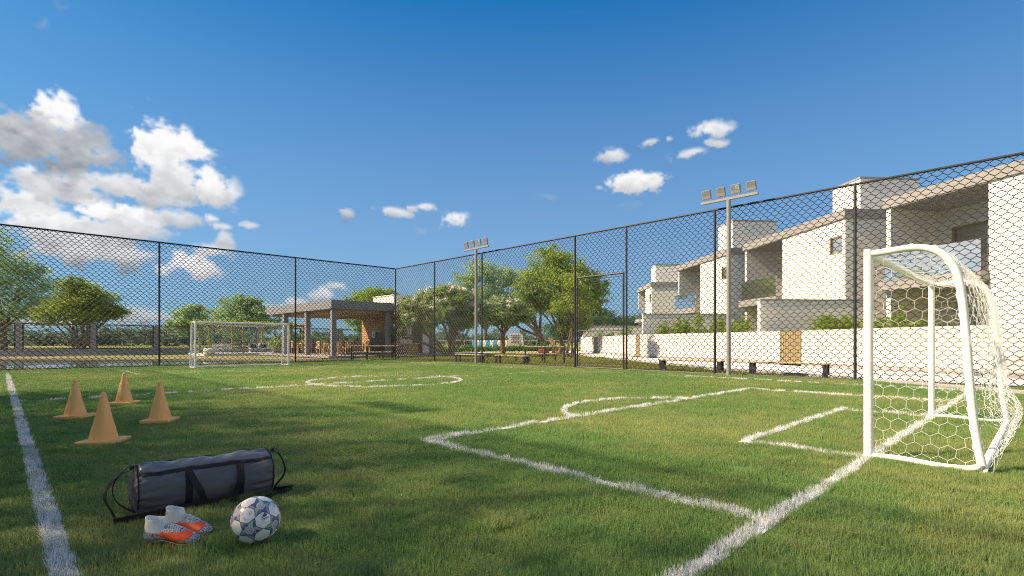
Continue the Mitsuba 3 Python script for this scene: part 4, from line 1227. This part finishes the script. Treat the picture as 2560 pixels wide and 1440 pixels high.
tree('large_tree', 'airy green tree right of the big yellow green tree, above the lane', 9.0, 66,
     [(-.8, 0, 7.4, 1.6, 1.6, 1.0), (.8, 0, 6.4, 1.4, 1.4, 1.0), (.2, 0, 5.2, 1.8, 1.8, 1.0), (1.6, 0, 7.0, 1.0, 1.0, .6), (-1.6, 0, 5.6, 1.4, 1.4, 1.0), (1.9, 0, 5.0, 1.0, 1.0, .6)], 6000, .15, 'leaf_mid', .18, seed=17, clump=.17)
tree('small_tree', 'thin tree with a slim trunk beside the lane, left of the fence gate', 3.5, 32.7,
     [(.0, 0, 3.3, .9, .9, .6), (.9, 0, 2.9, .8, .8, .5), (-.7, 0, 3.0, .7, .7, .5), (.5, 0, 4.3, .8, .8, .6), (1.2, 0, 2.1, .35, .4, .3), (.1, 0, 5.0, .6, .6, .45), (1.2, .2, 3.8, .6, .6, .45)], 4200, .085, 'leaf_lime', .06, seed=18, multi=True, clump=.22)
for k, (r, d, s) in enumerate(((11.6, 78, 1.0), (15.2, 82, 1.1), (19.5, 86, 1.0), (8.2, 84, .8))):
    tree('dark_tree', ['dark blue green tree above the low grey wall, seen through the fence gate', 'dark blue green tree right of the one seen through the fence gate', 'dark tree farthest right behind the garden walls', 'dark tree low behind the lane, left of the others'][k], r, d,
         [(0, 0, 4.4 * s, 2.2, 2.2, 1.1), (-1.9, 0, 3.6 * s, 1.8, 1.8, 1.1), (2, 0, 3.6 * s, 1.9, 1.9, 1.1), (.2, 0, 3.0 * s, 2.6, 2.6, 1.2)], 5200, .16, 'leaf_dark', .2, seed=20 + k, clump=.2, group=None)
# far wood along the horizon: nobody could count it
g = np.random.default_rng(40)
cs = []
for q in np.linspace(-1.02, .10, 130):
    d = 150 + g.uniform(-15, 25); hgt = g.uniform(2.2, 5.2) * (1.12 if q < -.55 else .85)
    cs.append((*W(q * d, d), hgt * .52, 3.2, 3.2, hgt * .55))
vf, uv = leaves(cs, 60000, .42, 41, .3, .22)
add('far_wood', vf, 'leaf_far', uv=uv); lab('far_wood', 'distant hazy wood along the horizon behind the pillared fence', 'wood', kind='stuff')
# shade trees along the near touchline, outside the view on the left
g = np.random.default_rng(60)
for k, y in enumerate((1.0, 3.4, 5.8, 8.2, 10.6, 13.0, 15.2)):
    t = lab(num('shade_tree'), ['first', 'second', 'third', 'fourth', 'fifth', 'sixth', 'seventh'][k] + ' tree of the shade row outside the near touchline, counted from the near goal', 'tree', 'shade trees outside the near touchline')
    b = np.array([-4.6 + g.uniform(-.3, .3), y, -.05])
    cs = [(b[0] + g.uniform(-.8, .8), b[1] + g.uniform(-1.1, 1.1), z + g.uniform(-.3, .3), g.uniform(1.0, 1.35), g.uniform(1.4, 1.8), g.uniform(.8, 1.1)) for z in (2.6, 3.4, 4.1, 4.8, 5.4, 5.9)]
    part(t, 'trunk', limbs(b, [c[:3] for c in cs], .16, 61 + k), 'bark', smooth=60)
    vf, uv = leaves(cs, 2100, .13, 70 + k, .4, .5, per=14)
    kk = part(t, 'crown', vf, 'leaf_olive', uv=uv); labels[kk] = {'kind': 'stuff'}
# shrubs over the garden walls
for lb, pts, h_, n_, mt_ in (('green shrubs behind the gated wall', [(13.0, 22.0), (13.6, 22.6), (14.2, 22.4), (14.8, 23.0), (15.0, 21.6), (15.7, 21.4), (16.2, 21.0)], .78, 1700, 'leaf_shrub'),
                             ('green shrubs behind the dappled wall', [(9.6, 33.4), (10.3, 33.0), (10.9, 33.4), (11.5, 32.6), (12.1, 32.2), (12.4, 31.6), (12.9, 30.8), (13.2, 30.0), (11.2, 33.9)], 1.0, 1900, 'leaf_shrub'),
                             ('thin shrubs behind the farthest wall', [(8.6, 46), (8.4, 50), (8.9, 43), (8.8, 40)], .7, 600, 'leaf_mid')):
    for q, (r, d) in enumerate(sorted(pts, key=lambda c: c[0] / c[1])):
        kx = num('garden_shrub')
        wds = ['leftmost', 'second', 'third', 'fourth', 'fifth', 'sixth', 'seventh', 'eighth', 'ninth']
        lab(kx, wds[q] + ' from the left of the ' + lb, 'shrub', lb)
        x, y = W(r, d); hh = h_ * (1 + .3 * math.sin(q * 2.3 + r))
        cs = [(x, y, 1.0, .42, .42, .55), (x, y, 1.25 + hh * .42, .38, .38, hh * .55), (x + .12, y - .1, 1.35 + hh * .75, .18, .18, hh * .4)]
        part(kx, 'stem', stems([x, y, -.05], [c[:3] for c in cs], .02, q + 7, .05), 'bark')
        vf, uv = leaves(cs, n_, .062, 90 + q, .1, .30, per=20)
        kk = part(kx, 'foliage', vf, mt_, uv=uv); labels[kk] = {'kind': 'stuff'}


# ------------------------------------------------------------------ pillared boundary fence beyond the pond
t = lab('boundary_fence', 'long low wall with square pillars and framed horizontal slats beyond the pond', 'fence')
PX = [-7.3, -3.1, 1.1, 5.4, 9.6, 13.8, 17.9, 22.1, 26.2, 30.4, 34.6]
YB = 53.0
part(t, 'base_wall', bx(-12, 38.8, YB - .16, YB + .16, -.05, .44), 'pillar_render')
part(t, 'plinth', bx(-12, 38.8, YB - .9, YB - .162, -.05, .18), 'kerb')
for x in PX:
    part(t, 'pillar', cbox(x - .17, x + .17, YB - .2, YB + .2, .0, 2.46, .015), 'pillar_render')
for a, b in zip(PX[:-1], PX[1:]):
    a, b = a + .175, b - .175
    fr = part(t, 'panel_frame', wall_with_holes(a, b, .45, 2.42, [(a + .09, b - .09, .54, 2.34)], YB - .05, YB + .05), 'brown_frame')
    for z in np.linspace(.62, 2.26, 13):
        part(fr, 'slat', bx(a + .09, b - .09, YB - .012, YB + .012, z - .011, z + .011), 'slat_steel')

# ------------------------------------------------------------------ pavilion at the pond
t = lab('pavilion', 'flat roofed open pavilion with grey columns and a wooden ceiling by the pond', 'pavilion')
part(t, 'deck', bx(14.35, 27.5, 30.5, 43, .03, .15), 'concrete')
part(t, 'roof', bx(14.6, 23.6, 30.75, 41.6, 3.07, 3.62), 'dark_concrete')
for x, y in ((14.85, 31.0), (14.85, 34.8), (14.85, 38.6), (18.7, 31.0), (22.3, 31.0)):
    part(t, 'column', cbox(x - .15, x + .15, y - .15, y + .15, .15, 3.068, .012), 'dark_concrete')
for y in np.linspace(31.3, 41.2, 22):
    part(t, 'ceiling_slat', bx(15.05, 22.4, y - .06, y + .06, 2.93, 3.04), 'wood_pale')
for x in np.linspace(15.3, 22.3, 4):
    part(t, 'ceiling_beam', bx(x - .05, x + .05, 31.2, 41.3, 2.86, 2.928), 'wood_pale')
w_ = part(t, 'kitchen_wall', bx(22.5, 25.2, 35.4, 41.5, .15, 3.068), 'stucco')
n_ = 22
for q in range(n_):
    y0 = 35.45 + q * 6.0 / n_
    part(w_, 'plank', bx(22.44, 22.498, y0, y0 + 6.0 / n_ - .012, .16, 2.9), 'wood_clad')
dw = part(t, 'door', bx(23.55, 24.5, 35.33, 35.398, .16, 2.3), 'dark_door')
for q in range(7): part(dw, 'slat', bx(23.58 + q * .13, 23.67 + q * .13, 35.30, 35.328, .2, 2.26), 'dark_door')
part(dw, 'handle', tube([[23.62, 35.27, 1.0], [23.62, 35.27, 1.25]], .012, 6), 'dark_steel')
tw = part(t, 'roof_block', bx(21.8, 25.2, 35.3, 38.4, 3.622, 4.62), 'stucco')
part(tw, 'coping', bx(21.75, 25.25, 35.25, 38.45, 4.622, 4.68), 'stucco')
part(t, 'louvre', bx(22.40, 22.438, 35.9, 36.7, .95, 1.75), 'dark_steel')

t = lab('bar_counter', 'dark granite bar counter under the pavilion roof', 'counter')
part(t, 'body', cbox(19.9, 20.75, 34.4, 35.6, .152, 1.24, .01), 'granite')
part(t, 'top', cbox(19.8, 20.85, 34.3, 35.7, 1.242, 1.30, .008), 'granite')
t = lab('drinks_fridge', 'small white fridge standing on the granite bar counter', 'fridge')
part(t, 'cabinet', cbox(20.05, 20.5, 35.1, 35.55, 1.302, 1.84, .015), 'white_enamel')
part(t, 'door', bx(20.04, 20.048, 35.14, 35.51, 1.36, 1.8), 'white_enamel')
part(t, 'handle', tube([[20.02, 35.2, 1.45], [20.02, 35.2, 1.7]], .012, 6), 'dark_steel')
t = lab('black_oven', 'dark boxy oven beside the white fridge on the bar counter', 'oven')
part(t, 'cabinet', cbox(20.1, 20.55, 34.42, 35.02, 1.302, 1.74, .012), 'granite')
part(t, 'door', bx(20.09, 20.098, 34.46, 34.98, 1.36, 1.69), 'window_glass')
t = lab('grill_counter', 'wooden grill counter with a pale worktop right of the granite bar', 'counter')
part(t, 'body', cbox(21.3, 22.2, 32.6, 34.6, .152, .88, .01), 'wood_clad')
part(t, 'worktop', cbox(21.2, 22.3, 32.5, 34.7, .882, .95, .008), 'stucco')
part(t, 'tap', tube(spline([[21.8, 33.4, .95], [21.8, 33.4, 1.18], [21.72, 33.4, 1.22], [21.62, 33.4, 1.15]], 12), .014, 6), 'buckle_metal')


def low_stone_wall():
    t = lab('stone_wall', 'low garden wall of irregular tan stones behind the pavilion tables', 'wall')
    g_ = np.random.default_rng(9)
    part(t, 'core', bx(15.4, 22.2, 41.95, 42.2, .0, 1.02), 'stone_grey')
    z = .02; row = 0
    while z < 1.0:
        h = g_.uniform(.2, .3); x = 15.4 + g_.uniform(-.1, 0)
        while x < 22.1:
            w = g_.uniform(.28, .55); c_ = .035
            v, f = cbox(x + .015, x + w - .015, 41.86 - g_.uniform(0, .04), 41.96, z + .012, min(z + h, 1.06) - .012, .03)
            part(t, 'stone', (v + g_.normal(0, .008, v.shape), f), ['stone', 'stone', 'stone_grey'][int(g_.integers(3))])
            x += w
        z += h; row += 1


low_stone_wall()


def chair(label, x, y, rot):
    t = lab(num('wooden_chair'), label, 'chair', 'wooden chairs under the pavilion roof')
    M = trimesh.transformations.rotation_matrix(rot, [0, 0, 1]); M[:3, 3] = [x, y, .152]
    tr = lambda vf: (trimesh.transform_points(vf[0], M), vf[1])
    part(t, 'seat', tr(cbox(-.23, .23, -.22, .22, .43, .47, .008)), 'wood_pale')
    m_ = MB()
    for q in range(4): part(t, 'back_slat', tr(bx(-.2 + q * .115, -.14 + q * .115, .19, .215, .5, .86)), 'wood_pale')
    part(t, 'top_rail', tr(cbox(-.23, .23, .185, .22, .862, .92, .006)), 'wood_pale')
    for a in (-.2, .2):
        for b in (-.19, .19): part(t, 'leg', tr(bx(a - .02, a + .02, b - .02, b + .02, 0, .428)), 'wood_pale')


def table(label, x, y):
    t = lab(num('wooden_table'), label, 'table', 'wooden tables under the pavilion roof')
    part(t, 'tabletop', cbox(x - .75, x + .75, y - .42, y + .42, .86, .90, .008), 'wood_pale')
    for a in (-.68, .68):
        for b in (-.36, .36): part(t, 'leg', bx(x + a - .03, x + a + .03, y + b - .03, y + b + .03, .152, .858), 'wood_pale')


TB = [('front wooden table under the pavilion, beside the corner column', 16.3, 33.6), ('middle wooden table under the pavilion roof', 18.7, 35.2), ('rear wooden table under the pavilion, in front of the stone wall', 16.6, 38.6)]
for lb, x, y in TB:
    table(lb, x, y)
    w0 = lb.split(' wooden')[0]
    for k, (dx, dy, r_) in enumerate(((-.4, -.72, math.pi), (.4, -.72, math.pi), (-.4, .72, 0), (.4, .72, 0), (-1.05, 0, math.pi / 2))):
        chair(f'wooden slat back chair at the {w0} table, ' + ['near side left', 'near side right', 'far side left', 'far side right', 'left end'][k], x + dx, y + dy, r_ + .15 * math.sin(k * 3 + x))
for lb, x, y, h in (('carved wooden post sculpture left of the corner column of the pavilion', 15.6, 40.2, 1.75), ('carved wooden post sculpture right of the corner column of the pavilion', 19.4, 40.6, 1.9)):
    t = lab(num('post_sculpture'), lb, 'sculpture')
    part(t, 'figure', _mv(lathe([[.16, .15], [.17, .5], [.11, .8], [.15, 1.1], [.17, 1.3], [.10, 1.45], [.13, 1.6], [.11, h - .1], [.01, h]], 14), x, y), 'wood_pale', smooth=50)
    part(t, 'foot', cbox(x - .2, x + .2, y - .2, y + .2, .152, .22, .01), 'wood_pale')
for lb, x, y, s in (('potted green plant on the pavilion deck behind the tables', 15.0, 41.1, .8), ('leafy plant in front of the stone wall, right of the corner column', 19.0, 39.6, .7), ('leafy plant at the far end of the stone wall', 17.3, 41.3, .7)):
    t = lab(num('potted_plant'), lb, 'plant')
    part(t, 'pot', _mv(lathe([[.14, .15], [.20, .5], [.21, .52], [.17, .52], [.16, .45], [.01, .44]], 16), x, y), 'stone_grey', smooth=40)
    vf, uv = leaves([(x, y, .55 + .45 * s, .4, .4, .4 * s)], 260, .10, int(x * 10), .2, .4, per=14)
    kk = part(t, 'foliage', vf, 'leaf_shrub', uv=uv); labels[kk] = {'kind': 'stuff'}

# ------------------------------------------------------------------ pergola lounge
part_t = lab('lounge_terrace', 'pale stone terrace under the pergola', 'terrace', kind='structure')
add('lounge_terrace', bx(10.9, 19.6, 43.6, 48.2, -.03, .14), 'paving')
t = lab('pergola', 'wooden pergola overgrown with vines behind the far goal', 'pergola')
px = [11.5, 13.9, 16.3, 18.7]
m_all = []
for x in px:
    for y in (44.6, 47.4):
        part(t, 'post', bx(x - .06, x + .06, y - .06, y + .06, .14, 2.3), 'wood')
        m_all += [(x, y, z, .13, .13, .22) for z in np.arange(.4, 2.3, .3)]
for y in (44.6, 47.4):
    part(t, 'beam', bx(11.0, 19.2, y - .07, y + .07, 2.302, 2.46), 'wood')
for x in np.linspace(11.2, 19.0, 16):
    part(t, 'rafter', bx(x - .04, x + .04, 44.2, 47.8, 2.462, 2.56), 'wood')
m_all += [(x, y, 2.55, .32, .3, .14) for x in np.arange(11.1, 19.2, .5) for y in (44.5, 46.2, 47.5) if math.sin(x * 3.3 + y) > -.45 or x < 12.2]
vf, uv = leaves(m_all, 5200, .085, 33, .3, .5, per=18)
kk = part(t, 'vine', vf, 'leaf_shrub', uv=uv); labels[kk] = {'kind': 'stuff'}


def sofa(label, x, y, w, dark):
    t = lab(num('lounge_sofa'), label, 'sofa', 'lounge sofas under the pergola')
    part(t, 'frame', cbox(x, x + w, y, y + .8, .20, .38, .01), 'stone_grey')
    for q in range(int(w / .8)):
        part(t, 'seat_cushion', cbox(x + q * .8 + .02, x + q * .8 + .78, y + .02, y + .7, .382, .52, .04), 'cushion_white')
        part(t, 'back_cushion', cbox(x + q * .8 + .03, x + q * .8 + .77, y + .56, y + .78, .5, .88, .05), 'cushion_white')
        if q in dark: part(t, 'throw_pillow', cbox(x + q * .8 + .15, x + q * .8 + .58, y + .40, y + .56, .53, .84, .06), 'cushion_dark')


sofa('left pale lounge sofa under the pergola', 12.0, 46.0, 2.4, ())
sofa('right pale lounge sofa with dark pillows under the pergola', 14.9, 46.0, 3.2, (0, 1, 3))
t = lab('pouf', 'round pale pouf at the left end of the pergola terrace', 'pouf')
part(t, 'cushion', _mv(lathe([[.01, .14], [.34, .15], [.42, .26], [.42, .40], [.36, .52], [.20, .56], [.001, .565]], 24), 11.3, 43.9), 'cushion_white', smooth=60)
part(t, 'seam', _mv(lathe([[.424, .32], [.43, .33], [.424, .34], [.41, .33], [.424, .32]], 24), 11.3, 43.9), 'stone_grey')

# ------------------------------------------------------------------ benches and exercise rails outside the fence
def bench(label, y0, y1, x=16.5):
    t = lab(num('bench'), label, 'bench', 'plank benches outside the lane side fence')
    part(t, 'seat', cbox(x - .17, x + .17, y0, y1, .37, .415, .006), 'bench_plank')
    for y in (y0 + .08, y1 - .08):
        for xx in (x - .12, x + .12): part(t, 'leg', bx(xx - .035, xx + .035, y - .05, y + .05, -.02, .369), 'dark_steel')


bench('plank bench in front of the slatted wooden gate, right of the near floodlight mast', 4.25, 6.4)
bench('plank bench left of the near floodlight mast, below the dappled wall', 7.25, 9.45)
bench('plank bench right of the farther floodlight mast', 15.9, 17.85)
bench('plank bench left of the farther floodlight mast', 18.85, 20.8)


def rail(label, r0, d0, r1, d1, h, n):
    t = lab(num('exercise_rail'), label, 'exercise rail', 'exercise rails outside the fence')
    a, b = W(r0, d0), W(r1, d1)
    part(t, 'bar', tube([np.r_[a, h], np.r_[b, h]], .04, 8), 'bench_plank', smooth=40)
    for k in range(n):
        q = a + (b - a) * (k + .0) / (n - 1)
        part(t, 'post', tube([np.r_[q, -.03], np.r_[q, h - .03]], .045, 8), 'dark_steel', smooth=40)


rail('tall exercise rail in front of the pavilion, at the fence corner', -9.25, 30.2, -6.7, 30.9, .78, 4)
rail('short exercise rail below the tall one at the fence corner', -9.5, 31.4, -7.3, 32.0, .40, 4)
rail('tall exercise rail under the big yellow green tree', .62, 24.4, 2.4, 24.2, .78, 3)
rail('short exercise rail under the big yellow green tree', .2, 26.6, 2.2, 26.6, .40, 4)

# ------------------------------------------------------------------ playground and hedge
t = lab('hedge', 'low clipped dark green hedge along the far path', 'hedge')
cs = [(*W(r, 54.6 + .22 * (r + 8)), .28, .5, .45, .30) for r in np.arange(-8.2, 6.2, .45)]
vf, uv = leaves(cs, 9000, .10, 55, .2, .4, per=30)
kk = part(t, 'foliage', vf, 'leaf_hedge', uv=uv); labels[kk] = {'kind': 'stuff'}
part(t, 'stems', sheet(Polygon([W(-8.2, 54.5), W(6, 57.6), W(6, 57.9), W(-8.2, 54.8)]), .02), 'bark')
t = lab('play_tunnel', 'blue and cream striped play tunnel behind the hedge', 'play tunnel')
for k in range(10):
    r = -4.3 + k * .40; d = 59.5
    c = np.r_[W(r, d), .05]
    hoop = [np.r_[W(r, d + .75 * math.cos(w)), .05 + 1.12 * math.sin(w)] for w in np.linspace(0, math.pi, 14)]
    part(t, 'hoop', ribbon(hoop, np.r_[RIGHT, .0], .40 if k % 2 == 0 else .37, .05), 'blue_plastic' if k % 2 == 0 else 'cream_plastic', smooth=30)
t = lab('climbing_wall', 'tan climbing panel with rows of dark holds behind the hedge', 'climbing wall')
a = W(-.45, 60.5)
trc, _ = seg_tr(W(-.5, 60.5), W(1.9, 60.3))
pv, pf = extrude(Polygon([(0, 0), (1.9, 0), (1.75, 1.75), (1.35, 2.1), (.1, 2.05)]), .12)
part(t, 'panel', trc((np.c_[pv[:, 0], pv[:, 2], pv[:, 1]], pf[:, ::-1])), 'stucco_wall')
for i in range(5):
    for j in range(4):
        part(t, 'hold', trc(cbox(.40 + i * .2, .50 + i * .2, -.06, -.002, 1.0 + j * .24, 1.10 + j * .24, .015)), 'dark_steel')
part(t, 'brace', tube([np.r_[W(.0, 62.0), 0], np.r_[W(.0, 60.7), 1.9]], .05, 6), 'dark_steel')
t = lab('play_climber', 'orange crossed wooden boards of a play frame under the big yellow green tree', 'play frame')
for (r0, z0, r1, z1) in ((2.62, 1.30, 3.25, -.03), (2.80, -.03, 2.95, .72)):
    a_, b_ = np.r_[W(r0, 36.2), z0], np.r_[W(r1, 36.0), z1]
    part(t, 'board', ribbon(np.array([a_, (a_ + b_) / 2, b_]), np.r_[RIGHT, 0], .24, .06), 'orange_board')
part(t, 'cross_bar', tube([np.r_[W(2.6, 36.1), .62], np.r_[W(3.3, 36.1), .66]], .03, 6), 'dark_steel')
t = lab('brick_planter', 'small brick red planter beside the crossed wooden boards', 'planter')
xx, yy = W(2.25, 37.2)
part(t, 'box', cbox(xx - .28, xx + .28, yy - .28, yy + .28, -.02, .55, .02), 'brick_red')
vf, uv = leaves([(xx, yy, .72, .32, .32, .26)], 260, .07, 5, .2, .4, per=14)
kk = part(t, 'foliage', vf, 'leaf_hedge', uv=uv); labels[kk] = {'kind': 'stuff'}
t = lab('playground_rail', 'long pale rail of the playground behind the hedge', 'railing')
a_, b_ = W(-9.5, 58.5), W(7, 61.5)
part(t, 'bar', tube([np.r_[a_, 1.18], np.r_[b_, 1.18]], .035, 6), 'stucco')
for k in range(9):
    q = a_ + (b_ - a_) * k / 8
    part(t, 'post', tube([np.r_[q, 0], np.r_[q, 1.16]], .035, 6), 'stucco')
